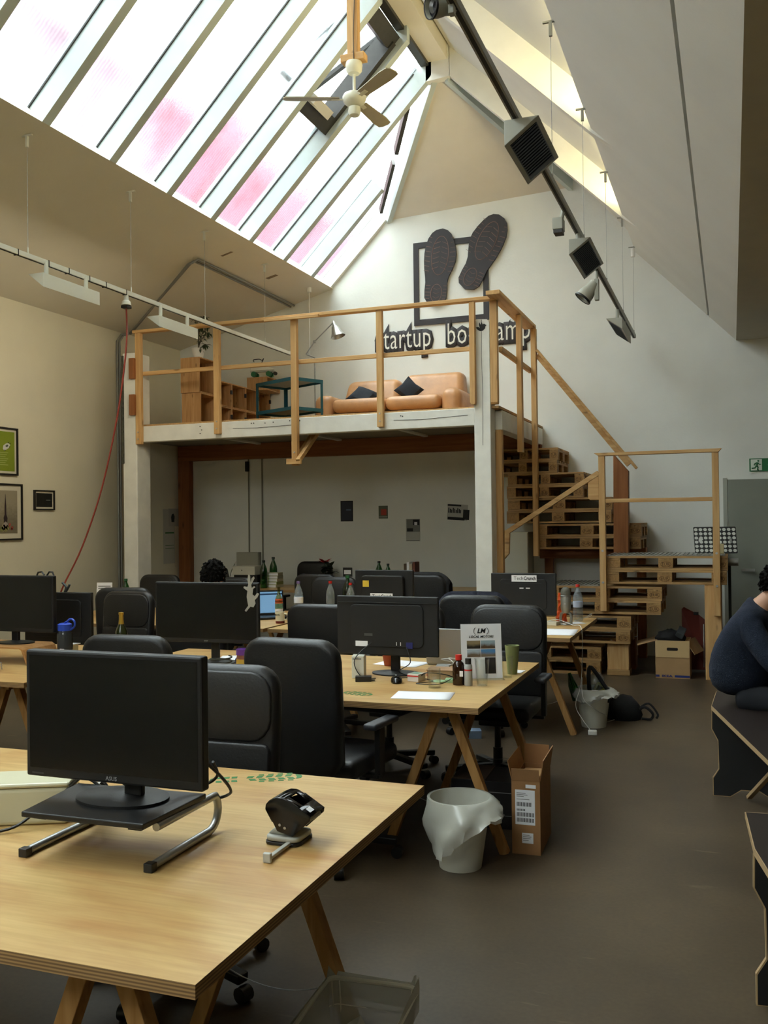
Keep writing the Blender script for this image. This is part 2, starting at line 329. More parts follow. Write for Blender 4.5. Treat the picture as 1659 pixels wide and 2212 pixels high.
MB().add([(a0[0],y0+.05,a0[1]),(a1[0],y0+.05,a1[1]),(a1[0],y1-.05,a1[1]),(a0[0],y1-.05,a0[1])],[(0,1,2,3)]).build('pane',pane_m,vw,solid=.006)
lb(-3.93,-3.86,y0+.05,y0+.5,0.0,.07,'motor_box',white_pl); lb(-3.92,-3.87,y0+.02,y0+.16,-.06,.0,'junction_box',white_pl)
# the house across the yard: pink rendered upper storeys seen blurred through the obscured glass
nb_ = struct(bpy.data.objects.new('wall_neighbour_house', None)); COL.objects.link(nb_)
def facade(c1, c2):
    m, n, l, b = nmat('pink_render'); t = n.new('ShaderNodeTexCoord'); z = n.new('ShaderNodeTexNoise'); z.inputs['Scale'].default_value = .22; z.inputs['Detail'].default_value = 2; l.new(t.outputs['Object'], z.inputs[0])
    r = n.new('ShaderNodeValToRGB'); e = r.color_ramp.elements; e[0].position = .38; e[0].color = lin(c1); e[1].position = .62; e[1].color = lin(c2); l.new(z.outputs[0], r.inputs[0]); l.new(r.outputs[0], b.inputs['Base Color']); b.inputs['Roughness'].default_value = .9; return m
for nm, c1, c2, ya, yb, zt in (('facade','#99929A','#A08A95',-6,16.5,10.7),('facade','#A06070','#A24A5C',16.5,21.5,12.0),('facade','#947884','#98687A',21.5,27,11.2),('facade','#93828E','#987C8A',27,46,11.0)):
    box(nm, facade(c1,c2), -14, -11, ya, yb, -.2, zt, nb_); box('eaves', plain('eaves_white','#C8C4C4',.8), -14, -10.8, ya, yb, zt, zt+.2, nb_)
# door on the back wall
d1 = struct(bpy.data.objects.new('door_1', None)); COL.objects.link(d1)
dm = plain('door_grey_green','#8C9085',.6,var=.04,vscale=3)
box('door_leaf', dm, -.04, .9, YB-.06, YB, 0, 2.08, d1); box('door_frame', plain('door_frame_grey','#A5A79B',.6), -.09, -.045, YB-.04, YB, 0, 2.1, d1)
box('door_handle', steel, .1, .24, YB-.11, YB-.09, 1.02, 1.05, d1); 
# warm strip lamps lying behind the lip of the right slope
for y in (1.9, 4.3, 6.7, 9.1):
    L = bpy.data.lights.new('cove_lamp', 'AREA'); L.shape = 'RECTANGLE'; L.size = .1; L.size_y = 2.0; L.energy = 26; L.color = (1, .82, .42)
    o = bpy.data.objects.new('cove_lamp', L); COL.objects.link(o); o.location = (-.80, y, 4.86); o.rotation_euler = (0, R(118), 0)
# ================================================================ MEZZANINE
DK = 2.80
mz = thing('mezzanine_platform', 'white painted timber mezzanine platform with brown timbers against the back wall', 'platform')
MB().prism([(-6.42,2.595),(-2.43,2.605),(-2.43,2.782),(-6.42,2.776)], 9.3, 9.42, axis='y').build('front_beam', post_white, mz, .006)
box('side_beam', post_white, -2.32, -2.19, 9.5, YB-.02, 2.57, 2.77, mz, .006)
DP = [(-6.43,9.34),(-2.19,9.34),(-2.19,YB-.01),(-7.38,YB-.01),(-7.38,10.6),(-6.63,9.6)]
MB().prism(DP, 2.775, DK).build('deck', plain('chipboard', '#B08B5C', .85, var=.25, vscale=60, bump=.3, bscale=80), mz)
MB().prism([(-6.43,9.43),(-2.33,9.43),(-2.33,YB-.02),(-7.38,YB-.02),(-7.38,10.6),(-6.6,9.65)], 2.745, 2.774).build('deck_underside', plain('underside_board', '#8F8878', .8, var=.05), mz)
for x in (-6.1, -4.9, -3.7): box('joist', post_white, x, x+.06, 9.43, YB-.15, 2.72, 2.744, mz)
box('ledger_beam', brown_x, -7.38, -2.2, YB-.12, YB-.01, 2.53, 2.742, mz, .005)
box('brown_post', brown_z, -7.38, -7.2, YB-.12, YB-.01, 0, 2.53, mz, .005)
MB().prism([(-2.435,0),(-2.265,0),(-2.265,3.64),(-2.29,3.672),(-2.40,3.68),(-2.435,3.66)], 9.3, 9.5, axis='y').build('corner_post', post_white, mz, .006)
box('post_backing', pine, -2.265, -2.20, 9.5, 9.58, 0, 2.57, mz, .003)
colm = box('white_column', post_white, -6.62, -6.43, 9.25, 9.52, 0, 3.63, mz, .01)
MB().box(-6.628,-6.60,9.236,9.249,2.35,3.6).build('mortar_edge', plain('old_mortar','#4A4A3E',.95,var=.4,vscale=40,bump=.8,bscale=60), colm)
for z in (3.44, 3.02): box('spacer_block', brown_z, -6.5, -6.43, 9.2, 9.249, z-.12, z+.12, mz, .003)
# bolts and nail heads in the white beam
nail = plain('nail_heads', '#2A2926', .5, .5)
for x, z in ((-5.62,2.74),(-5.6,2.70),(-5.62,2.66),(-4.97,2.745),(-4.94,2.745),(-4.8,2.74),(-4.7,2.745),(-4.5,2.75),(-4.38,2.745),(-3.22,2.74),(-3.2,2.735)): MB().cyl((x,9.302,z),(x,9.294,z),.006,n=8).build('nail', nail, mz)
# crack along the beam face
MB().tube([(-5.2,9.299,2.70),(-4.9,9.299,2.692),(-4.6,9.299,2.70),(-4.45,9.299,2.705)], .003, 4).build('crack', nail, mz)
MB().tube([(-3.3,9.299,2.70),(-3.0,9.299,2.69),(-2.8,9.299,2.70),(-2.5,9.299,2.712)], .003, 4).build('crack', nail, mz)
# bird mark near the top of the corner post
bird = [(-.055,-.005),(-.03,.0),(-.012,-.012),(-.022,.02),(-.015,.045),(.0,.018),(.008,.05),(.02,.02),(.035,.028),(.05,.018),(.062,.012),(.05,.002),(.045,-.02),(.02,-.042),(-.01,-.045),(-.035,-.03)]
MB().prism([(-2.352+x*.95, 3.6+z) for x,z in bird], 9.2995, 9.296, axis='y').build('bird_mark', ink, mz)
MB().tube([(-2.345,9.299,3.67),(-2.35,9.299,3.3),(-2.342,9.299,2.9),(-2.348,9.299,2.4)], .0022, 4).build('crack', nail, mz)
# ---------------------------------------------------------------- railings
fr = thing('guard_railing', 'pine guard railing along the front and side of the mezzanine', 'railing')
for x0, x1, z0, z1 in ((-6.44,-6.37,2.565,3.85),(-5.41,-5.34,2.64,3.85),(-4.455,-4.385,2.26,3.85),(-3.465,-3.40,2.63,3.85)):
    p = box('post', pine, x0, x1, 9.24, 9.298, z0, z1, fr, .004)
    for dz in (.06,.14): MB().cyl(((x0+x1)/2,9.242,z0+dz),((x0+x1)/2,9.234,z0+dz),.009,n=8).build('bolt', steel, p)
MB().prism([(-2.46,2.83),(-2.445,2.81),(-2.41,2.81),(-2.405,2.83),(-2.405,3.85),(-2.46,3.85)], 9.235, 9.297, axis='y').build('post', pine, fr, .003)
MB().prism([(9.30,2.83),(9.315,2.81),(9.36,2.81),(9.375,2.83),(9.375,3.86),(9.30,3.86)], -2.262, -2.19, axis='x').build('post', pine, fr, .003)
box('post', pine, -2.15, -2.095, 10.02, 10.11, 2.37, 3.85, fr, .004); box('post', pine, -2.15, -2.09, 10.81, 10.89, 1.22, 3.85, fr, .004)
box('top_rail', pine_x, -5.62, -2.2, 9.225, 9.315, 3.852, 3.888, fr, .004); box('top_rail', pine_x, -6.47, -5.3, 9.23, 9.31, 3.85, 3.884, fr, .004)
box('top_rail', pine_x, -4.75, -4.1, 9.19, 9.224, 3.83, 3.862, fr, .004)
box('middle_rail', pine_x, -6.44, -2.46, 9.299, 9.335, 3.365, 3.41, fr, .004)
box('side_top_rail', pine_y, -2.24, -2.10, 9.06, 10.90, 3.858, 3.9, fr, .004); box('side_middle_rail', pine_y, -2.19, -2.152, 9.376, 10.89, 3.345, 3.40, fr, .004)
MB().bar((-4.42,9.27,2.3),(-4.42,9.95,2.78),.07,.045).build('brace', pine_y, fr, .003); MB().bar((-4.36,9.2,2.3),(-4.36,9.9,2.78),.045,.05).build('brace', pine_y, fr, .003)
box('brace_foot', pine_x, -4.50, -4.33, 9.20, 9.239, 2.27, 2.33, fr, .003)
# stair handrail from the mezzanine corner down to the brown post
hr_ = thing('stair_handrail', 'sloping pine handrail from the mezzanine down to the thick brown post', 'handrail')
MB().bar((-2.085,10.85,3.60),(-.985,10.86,2.20),.075,.03).build('rail', pine_x, hr_, .004)
MB().bar((-2.085,10.86,3.545),(-1.07,10.86,2.24),.035,.055).build('rail_board', pine_x, hr_, .004)
MB().prism([(-1.235,1.262),(-1.075,1.262),(-1.065,2.17),(-1.105,2.215),(-1.225,2.36)], 10.72, 10.85, axis='y').build('brown_post', brown_z, hr_, .005)
# landing railing
lr = thing('landing_railing', 'pine railing bolted to the front of the pallet landing', 'railing')
for x0, x1, z0 in ((-1.30,-1.235,.68),(-.18,-.115,.655)):
    p = box('post', pine, x0, x1, 10.03, 10.098, z0, 2.30, lr, .004)
    for z in (z0+.3, z0+.63): MB().cyl(((x0+x1)/2,10.032,z),((x0+x1)/2,10.022,z),.012,n=10).build('bolt', steel, p)
MB().prism([(-1.345,2.33),(-1.30,2.30),(-.115,2.30),(-.085,2.335)], 10.02, 10.11, axis='y').build('top_rail', pine_x, lr, .003)
box('middle_rail', pine_x, -1.234, -.181, 10.04, 10.085, 1.81, 1.85, lr, .003)
MB().bar((-1.30,10.06,2.125),(-2.34,10.06,1.475),.05,.05).build('diagonal_rail', pine_x, lr, .003)
MB().prism([(-1.41,1.86),(-1.39,1.84),(-1.302,1.84),(-1.302,2.09),(-1.41,2.05)], 10.04, 10.085, axis='y').build('rail_block', pine_x, lr, .003)
MB().prism([(-2.36,1.25),(-2.31,1.22),(-2.26,1.28),(-2.25,1.5),(-2.36,1.45)], 10.03, 10.08, axis='y').build('rail_block', pine_x, lr, .003)
# ---------------------------------------------------------------- pallet stairs
stamp_m = plain('burnt_stamp', '#4A3118', .8)
GP = 'pallets stacked as stairs'
pp = thing('pallet', 'wooden pallet', 'pallet', group=GP)
for y, w in ((0,.145),(.18,.1),(.3275,.145),(.52,.1),(.655,.145)): box('deck_board', pal_x, 0, 1.2, y, y+w, .122, .144, pp, .002)
for x in (0, .5275, 1.055): box('cross_board', pal_y, x, x+.145, 0, .8, .1, .1215, pp, .002)
for y, w in ((0,.1),(.3275,.145),(.7,.1)): box('bottom_board', pal_x, 0, 1.2, y, y+w, 0, .0215, pp, .002)
for i, x in enumerate((0, .5275, 1.055)):
    for j, (y, w) in enumerate(((0,.1),(.3275,.145),(.7,.1))):
        b = box('block', block_w, x, x+.145, y, y+w, .022, .0995, pp, .002)
        if j == 0 and i != 0:
            text('stamp', 'EUR', .045, stamp_m, b, (x+.0725, y-.0005, .06), (R(90),0,0), .0004)
            MB().tube([(x+.0725+.052*math.cos(t), y-.0005, .06+.027*math.sin(t)) for t in [k*math.pi/10 for k in range(20)]], .0018, 4, True).build('stamp', stamp_m, b)
steps = [(-2.52,10.12,.0,1,'bottom step'),(-2.21,10.12,.335,1,'second step'),(-1.896,10.11,.645,1,'third step'),(-1.255,10.1,.963,1,'wide landing'),
         (-2.16,10.9,1.30,1,'first step above the landing'),(-2.475,10.9,1.60,1,'second step above the landing'),(-2.47,10.9,1.892,.735,'third step above the landing'),(-2.68,10.9,2.182,.667,'topmost step under the mezzanine edge')]
first = True
for x, y, z, s, nm in steps:
    for k, w in ((0,'lower'),(1,'upper')):
        loc = (x+(.012 if k else 0), y+.004*k, z+k*.1455)
        lab = f'{w} wooden pallet of the {nm} of the pallet stairs'
        if first: o = pp; o.location = loc; o['label'] = lab; first = False
        else: o = dup(pp, loc, 0, lab, GP)
        o.scale = (s,1,1)
mat_grey = plain('ribbed_mat', '#8C8C84', .4, var=.1, vscale=8)
for x0, x1, y0, y1, z, nm in ((-1.24,-.07,10.11,10.89,1.2545,'wide landing'),(-1.87,-1.32,10.12,10.9,.9365,'third step')):
    t = thing('ribbed_mat', f'grey ribbed plastic mat on the {nm} of the pallet stairs', 'mat', group='ribbed stair mats')
    box('mat_sheet', mat_grey, x0, x1, y0, y1, z, z+.006, t)
    rb = MB()
    nx_ = int((x1-x0)/.045)
    for i in range(nx_): rb.box(x0+.02+i*.045, x0+.042+i*.045, y0+.01, y1-.01, z+.006, z+.013)
    rb.build('rib', mat_grey, t)
sp_ = thing('stair_supports', 'timber blocks and legs carrying the pallet stairs', 'supports')
box('leg', pine, -.27, -.11, 10.11, 10.27, 0, .962, sp_, .004); box('leg', brown_z, -.27, -.11, 10.7, 10.86, 0, .962, sp_, .004)
box('leg', pine, -1.25, -1.03, 10.16, 10.32, .06, .334, sp_, .004); box('leg_foot', pal_x, -1.255, -1.02, 10.15, 10.35, 0, .059, sp_, .004)
box('leg', brown_z, -1.25, -1.0, 10.6, 10.8, 0, .334, sp_, .004); box('wall_beam', brown_x, -2.2, -.95, 11.45, 11.69, 1.17, 1.299, sp_, .004)
for x in (-2.15, -1.06): box('leg', brown_z, x, x+.1, 11.5, 11.6, 0, 1.169, sp_, .004)
cab = thing('low_cabinet', 'plain off-white cabinet standing behind the white corner post', 'cabinet')
box('body', plain('cabinet_white','#C9C8BA',.6), -2.62, -2.24, 10.96, 11.3, 0, 1.5, cab, .004); box('door', plain('cabinet_white'  ,'#C9C8BA',.6), -2.615, -2.245, 10.945, 10.959, .05, 1.49, cab, .002)
# ---------------------------------------------------------------- wall logo
lg = plain('logo_dark', '#2E292B', .55); groove = plain('logo_groove', '#7E5F54', .6)
sg = thing('wall_logo', 'dark cut-out logo of a square frame with two shoe soles on the back wall', 'wall logo')
def sole(o, tip, heel, w, mirror):
    T, H_ = Vector(tip), Vector(heel); d = (H_-T); L = d.length; d.normalize(); s = Vector((-d.y, d.x))*mirror
    prof = [(0,0,0),(.02,-.2,.16),(.06,-.32,.27),(.13,-.42,.36),(.22,-.48,.44),(.32,-.5,.5),(.42,-.49,.5),(.52,-.46,.42),(.62,-.41,.33),(.70,-.38,.30),(.80,-.38,.32),(.90,-.36,.32),(.96,-.26,.24),(1,0,0)]
    left = [T+d*(a*L)+s*(b*w) for a,b,c in prof]; right = [T+d*(a*L)+s*(c*w) for a,b,c in prof]
    poly = [tuple(v) for v in left]+[tuple(v) for v in right[-2:0:-1]]
    ob = MB().prism(poly, YB-.045, YB-.02, axis='y').build('shoe_sole', lg, o)
    g = MB()
    def P(a, b): v = T+d*(a*L)+s*(b*w); return (v.x, YB-.0455, v.y)
    def ring(a0, a1, hw, cx=0.):
        pts = []
        for k in range(24):
            t = 2*math.pi*k/24; pts.append(P((a0+a1)/2-(a1-a0)/2*math.cos(t), cx+hw*math.sin(t)*(1 if abs(math.cos(t))<.9 else 1)))
        g.tube(pts, .005, 4, True)
    ring(.10,.60,.26); ring(.72,.95,.17)
    for k in range(6):
        a = .17+k*.065; g.tube([P(a+.03,-.22),P(a,-.02)], .0045, 4); g.tube([P(a,.03),P(a+.03,.22)], .003, 4)
    for k in range(8):
        a = .12+k*.062; g.tube([P(a,-.30),P(a-.01,-.46 if k>1 else -.38)], .0045, 4); g.tube([P(a,.30),P(a-.01,.47 if k>1 else .38)], .003, 4)
    for k in range(5):
        a = .74+k*.042; g.tube([P(a,-.2),P(a,-.35)], .0045, 4); g.tube([P(a,.2),P(a,.31)], .003, 4)
    for k in range(3): a = .77+k*.055; g.tube([P(a,-.1),P(a+.02,0),P(a,.1)], .003, 4)
    g.build('tread_line', groove, ob)
fx0, fx1, fz0, fz1 = -3.853, -2.853, 4.19, 5.27
for a in ((fx0,fx1,fz0,fz0+.075),(fx0,fx1,fz1-.075,fz1),(fx0,fx0+.07,fz0+.075,fz1-.075),(fx1-.07,fx1,fz0+.075,fz1-.075)): box('frame_bar', lg, a[0], a[1], YB-.02, YB-.001, a[2], a[3], sg)
sole(sg, (-3.44,5.41), (-3.56,4.42), .43, 1); sole(sg, (-2.70,5.50), (-3.16,4.60), .44, -1)
for word, cx, cz, w in (('startup', -4.0, 4.03, .82), ('bootcamp', -2.865, 4.03, 1.14)):
    o = text('letter_backing', word, .4, lg, sg, (cx,YB-.012,cz), (R(90),0,0), .004, 0., space=1.06, bev=.052)
    k = w/o.dimensions.x; o.scale = (k, 1, .3)
    f = text('letters', word, .4, plain('letter_white','#E9E6DA',.8), sg, (cx,YB-.030,cz), (R(90),0,0), .001, -.002, space=1.06); f.scale = (k, 1, 1)
# ================================================================ FAN, LIGHT TRACKS
fan = thing('ceiling_fan', 'white ceiling fan with three blades hanging from a wooden post', 'ceiling fan', (-3.04,7.64,0))
fw = plain('fan_cream','#DEDCC9',.4); bl = plain('fan_blade','#A39A82',.5,var=.05)
box('hanging_post', pine, -.05, .05, -.035, .035, 5.72, 6.84, fan, .004); box('cross_block', pine_x, -.11, .11, -.05, .05, 5.655, 5.719, fan, .005)
MB().lathe([(.0,5.655),(.07,5.654),(.075,5.63),(.07,5.58),(.05,5.555),(.0,5.55)], 24).build('canopy', fw, fan, smooth=True)
MB().cyl((0,0,5.56),(0,0,5.37),.013,n=12).build('down_rod', fw, fan, smooth=True)
MB().lathe([(0,5.39),(.03,5.385),(.092,5.372),(.104,5.35),(.102,5.325),(.09,5.30),(.06,5.275),(.045,5.268),(0,5.267)], 28).build('motor_housing', fw, fan, smooth=True)
MB().lathe([(0,5.262),(.052,5.26),(.055,5.22),(.045,5.19),(.02,5.178),(0,5.177)], 24).build('switch_cup', fw, fan, smooth=True)
for a in (84, 202, 323):
    Mx = Matrix.Rotation(R(a),4,'Z') @ Matrix.Translation((0,0,5.335)) @ Matrix.Rotation(R(-11),4,'X')
    pl_ = [(.13,-.05),(.5,-.068),(.6,-.06),(.62,-.03),(.62,.03),(.6,.06),(.5,.068),(.13,.05)]
    MB().prism(pl_, -.004, .004, Mx).build('blade', bl, fan)
    MB().box(.08,.2,-.018,.018,-.009,-.004,Mx).build('blade_iron', fw, fan)
MB().tube([(.05,-.02,5.2),(.052,-.021,5.0),(.05,-.02,4.9)], .0012, 4).build('pull_cord', white_pl, fan)
MB().tube([(.03,-.045,6.8),(.02,-.045,6.5),(.03,-.045,6.2),(.015,-.045,5.9),(.02,-.055,5.72),(.02,-.055,5.64)], .005, 6).build('power_cord', plain('cord_grey','#5A4A3A',.6), fan)
def track(name, label, X, z, y0, y1, body, dark, hooks, hz):
    t = thing(name, label, 'light track')
    box('rail', body, X-.02, X+.02, y0, y1, z-.02, z+.02, t, .002)
    box('rail_slot', dark, X-.009, X+.009, y0, y1, z-.0215, z-.0195, t)
    for i, y in enumerate(hooks):
        MB().cyl((X,y,z+.02),(X,y,hz-.1),.0022,n=5).build('wire', galv, t)
        h = MB().box(X-.05,X+.05,y-.008,y+.008,hz-.012,hz).box(X-.01,X+.01,y-.01,y+.01,hz-.1,hz-.01).build('hook', body, t)
        MB().cyl((X,y,z+.02),(X,y,z+.07),.006,n=6).build('wire_grip', body, t)
    return t
tg = plain('track_grey','#93938A',.5,.2); tdk = plain('track_slot','#22211E',.7); fg = plain('flood_grey','#A6A69A',.5,.1)
tr = track('light_track', 'grey lighting track hung on wires below the right roof slope', -1.045, 3.785, 2.2, 11.45, tg, tdk, (6.04,7.42,8.85,10.26,11.6-.17), 4.84)
MB().cyl((-1.045,11.43,4.72),(-1.045,11.43,4.82),.025,n=12).build('power_drop', white_pl, tr)
wt = plain('track_white','#D8D8CC',.5)
tl = track('light_track', 'white lighting track hung on wires along the left roof slope', -5.19, 3.77, 1.5, 10.75, wt, tdk, (1.9,3.3,4.66,6.03,7.40,8.71,10.08), 4.735)
MB().cyl((-5.19,10.72,3.75),(-5.19,10.72,3.80),.02,n=10).build('end_cap', wt, tl)
for y in (5.9,6.25,6.5,6.77,7.0,7.3): MB().box(-5.213,-5.167,y-.004,y+.004,3.745,3.793).build('cable_tie', tdk, tl)
def flood(label, X, y0, y1, z, w, h, side, body, glass, group):
    # triangular prism: flat top, upright back, sloping glass; side=+1 glass faces +x
    t = thing('floodlight', label, 'floodlight', group=group)
    a, b, c = (X, z), (X+side*w, z), (X, z-h)
    MB().prism([a,b,c], y0, y1, axis='y').build('housing', body, t, .003)
    # recessed glass with louvres on the slope
    d = Vector((c[0]-b[0], 0, c[1]-b[1])); u = d.normalized(); nrm = Vector((side*h,0,-w)).normalized()
    L = d.length; B = Vector((b[0],0,b[1])); fr_ = .12*L
    g = MB(); q = [B+u*fr_+Vector((0,y0+.04,0)), B+u*(L-fr_)+Vector((0,y0+.04,0)), B+u*(L-fr_)+Vector((0,y1-.04,0)), B+u*fr_+Vector((0,y1-.04,0))]
    g.add([p+nrm*.001 for p in q]+[p+nrm*.005 for p in q], [(0,1,2,3),(7,6,5,4),(0,4,5,1),(1,5,6,2),(2,6,7,3),(3,7,4,0)]).build('glass', glass, t)
    n = int((y1-y0-.1)/.035)
    for i in range(n):
        yy = y0+.06+i*.035; p0 = B+u*(fr_+.005)+nrm*.006; p1 = B+u*(L-fr_-.005)+nrm*.006
        MB().bar((p0.x,yy,p0.z),(p1.x,yy,p1.z),.004,.006).build('louvre', black, t)
    ym = [y0+.07] if y1-y0 < .65 else [y0+.1, y1-.12]
    for yy in ym: MB().cyl((X+side*w*.35,yy,z),(X+side*w*.35,yy,3.77),.018,n=10).build('mount', body, t)
    return t
gl = plain('flood_glass','#0A0A0C',.25)
flood('large grey floodlight nearest the camera with louvred glass, on the right track', -1.10, 4.9, 5.52, 3.755, .185, .138, 1, fg, gl, 'floodlights on the right track')
flood('middle grey floodlight on the right track, to the right of the wall logo', -1.095, 6.98, 7.75, 3.70, .158, .115, 1, fg, gl, 'floodlights on the right track')
flood('small grey floodlight at the far end of the right track, facing left', -1.0, 9.7, 10.55, 3.66, .16, .118, -1, fg, gl, 'floodlights on the right track')
wg = plain('wall_washer_glass','#B9B9AE',.3)
def washer_and_fill_lamp(y0, y1, z):
    L = bpy.data.lights.new('wall_washer_and_fill_lamp', 'AREA'); L.shape = 'RECTANGLE'; L.size = .12; L.size_y = y1-y0-.1; L.energy = 6; L.color = (1,.9,.7)
    o = bpy.data.objects.new('wall_washer_and_fill_lamp', L); COL.objects.link(o); o.location = (-5.225,(y0+y1)/2,z-.085); o.rotation_euler = (0,R(52),0)
for ya_, yb_ in ((1.9,2.6),(4.0,4.7),(6.12,6.84),(7.75,8.45)): washer_and_fill_lamp(ya_, yb_, 3.65)  # lamps out of frame have no fixture: unseen fill added for the left wall
flood('white wall washer on the left track, nearest the camera', -5.12, 6.12, 6.84, 3.66, .15, .115, -1, wt, wg, 'white wall washers')
flood('white wall washer on the left track, above the railing end', -5.12, 7.75, 8.45, 3.645, .15, .11, -1, wt, wg, 'white wall washers')
def spot(label, X, y, z, aim, s=1.):
    t = thing('spotlight', label, 'spotlight', (X,y,z), group='round spotlights on the right track')
    q = Vector((0,0,1)).rotation_difference(Vector(aim).normalized()).to_matrix().to_4x4()
    MB().lathe([(0,-.13),(.05,-.125),(.058,-.05),(.062,-.045),(.075,.0),(.08,.06),(.075,.06),(.068,.01)], 24, q, cap=False).build('shade', fg, t, smooth=True)
    MB().lathe([(.081,.045),(.086,.05),(.086,.065),(.078,.066),(.078,.045)], 24, q, cap=False).build('front_ring', black, t, smooth=True)
    MB().lathe([(0,.0),(.03,.005),(.04,.03),(.045,.045)], 18, q, cap=False).build('reflector', steel, t, smooth=True)
    MB().lathe([(0,.02),(.065,.022),(.07,.03)], 18, q, cap=False).build('inner_cone', plain('deep_blue_black','#10121C',.4), t)
    bx = Vector((.10,.02,-.0)); MB().box(.075,.115,-.02,.04,-.07,.13).build('driver_box', fg, t, .004)
    MB().cyl((.095,.01,.12),(.095,.01,(3.77-z)/s),.014,n=8).build('mount', fg, t); t.scale = (s,s,s)
spot('round spotlight at the top of the picture, facing left with its reflector showing', -1.11, 3.74, 3.77, (-.55,-.6,-.15), .6); spot('round grey spotlight seen from behind, on the far half of the right track', -1.14, 8.2, 3.575, (-.6,-.15,-.75), .9)
ad = thing('track_adapter', 'small grey box adapter with dark underside on the right track', 'adapter')
box('box', fg, -1.13, -1.06, 6.5, 6.6, 3.64, 3.72, ad, .004); box('socket', black, -1.125, -1.065, 6.505, 6.595, 3.615, 3.639, ad); MB().cyl((-1.075,6.55,3.72),(-1.06,6.55,3.78),.015,n=8).build('mount', fg, ad)
ad = thing('track_plug', 'white track plug with a black socket feeding the red cable', 'adapter')
MB().lathe([(.02,3.75),(.026,3.70),(.04,3.69),(.045,3.655),(.0,3.65)], 10, Matrix.Translation((-5.19,7.32,0))).build('body', wt, ad, smooth=True); box('socket', black, -5.225,-5.155,7.285,7.355,3.625,3.65, ad, .004)
rc = MB().tube(spline([(-5.19,7.32,3.64),(-5.22,7.36,3.3),(-5.33,7.38,2.7),(-5.5,7.36,2.0),(-5.68,7.3,1.45),(-5.86,7.25,1.08),(-5.98,7.3,.9)],5), .008, 8).build('red_cable', plain('cable_red','#8E2F1E',.5), smooth=True)
tag(rc, 'thin red power cable hanging from the left track down to the desks', 'cable')
# conduits on the left wall and slope
cg = plain('conduit_grey','#8E8E88',.5,.4)
for i, dx in enumerate((0,.05)):
    s = MB().tube([(-7.375,10.2+dx,.1),(-7.375,10.2+dx,4.0),(-7.34,10.24+dx,4.09)]+[(-7.3+(1.69-dx)*t, 10.34+dx*.5-1.18*t, 4.1+.285*(1.55)*t*1.08-.0) for t in (.02,.5,.97)]+[(-5.58-dx,9.22,4.605-dx*.27),(-5.57-dx,9.4,4.607-dx*.27),(-5.57-dx,11.68,4.607-dx*.27)], .014, 8).build('conduit', cg, smooth=True)
    tag(s, 'grey conduit pipe up the left wall and across the slope, ' + ('outer of the pair' if i == 0 else 'inner of the pair'), 'pipe', 'conduit pair')
ex = thing('exit_sign', 'green emergency exit sign with running figure above the grey door', 'sign')
gs = plain('exit_green','#0E6B3A',.5); ew = plain('exit_white','#E3EBDD',.5)
box('plate', gs, .2, .62, YB-.012, YB-.001, 2.17, 2.318, ex); box('door_symbol', ew, .215, .335, YB-.0145, YB-.012, 2.18, 2.308, ex)
fig = MB(); yy = YB-.016
def limb(*p, r=.008): fig.tube([(x, yy, z) for x,z in p], r, 6)
fig.lathe([(0,-.011),(.008,-.008),(.011,0),(.008,.008),(0,.011)], 10, Matrix.Translation((.296,yy,2.29)))
limb((.288,2.272),(.276,2.24),r=.012); limb((.276,2.238),(.292,2.215),(.285,2.188),(.3,2.186)); limb((.274,2.236),(.26,2.21),(.225,2.205)); limb((.288,2.268),(.262,2.262),(.25,2.24),r=.006); limb((.29,2.266),(.308,2.248),(.325,2.25),r=.006)
fig.build('running_figure', gs, ex)
MB().prism([(.4,2.25),(.44,2.29),(.5,2.29),(.5,2.275),(.455,2.275),(.415,2.235),(.4,2.235)], YB-.014, YB-.012, axis='y').build('arrow', ew, ex)
# ================================================================ ON THE MEZZANINE
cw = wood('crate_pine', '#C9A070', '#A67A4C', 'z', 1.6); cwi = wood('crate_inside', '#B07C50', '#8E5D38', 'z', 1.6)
clipm = plain('binder_clip', '#15171F', .4)
def crate(label, y0, y1, z0, z1, x0=-6.21, x1=-5.95, clip=True, group='wooden crates stacked as shelves'):
    t = thing('wooden_crate', label, 'crate', group=group); w = .014
    box('side_panel', cw, x0, x1, y0, y0+w, z0, z1, t); box('side_panel', cw, x0, x1, y1-w, y1, z0, z1, t)
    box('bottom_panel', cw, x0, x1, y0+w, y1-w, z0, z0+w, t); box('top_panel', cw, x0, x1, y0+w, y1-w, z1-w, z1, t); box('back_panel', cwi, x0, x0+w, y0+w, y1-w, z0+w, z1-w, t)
    if clip: box('binder_clip', clipm, x1-.012, x1+.012, y1-.025, y1+.0, z0+(z1-z0)*.55, z0+(z1-z0)*.72, t, .003)
g = .002
crate('pine crate standing upright, lower left of the crate shelf', 9.86, 10.26, DK, 3.215); crate('pine crate under the potted plant, upper left of the crate shelf', 9.84, 10.24, 3.217, 3.64)
crate('pine crate in the bottom row beside the upright crate', 10.262, 10.62, DK, 3.11); crate('pine crate in the second row beside the upright crate', 10.262, 10.62, 3.112, 3.42)
crate('pine crate in the bottom row, third from the plant', 10.622, 10.99, DK, 3.11); crate('pine crate in the second row, third from the plant', 10.622, 10.99, 3.112, 3.42)
crate('pine crate in the bottom row, next to the back wall stack', 10.992, 11.345, DK, 3.11); crate('pine crate in the second row, next to the back wall stack', 10.992, 11.345, 3.112, 3.42)
crate('pine crate at the bottom of the stack by the back wall', 11.347, 11.69, DK, 3.11); crate('pine crate in the middle of the stack by the back wall', 11.347, 11.69, 3.112, 3.42)
crate('pine crate under the roller skate, top of the back wall stack', 11.30, 11.69, 3.422, 3.60, -6.10, -5.80, False)
pt = thing('potted_plant', 'leafy plant in a white pot on the tall crates', 'plant', (-6.06,10.0,3.641))
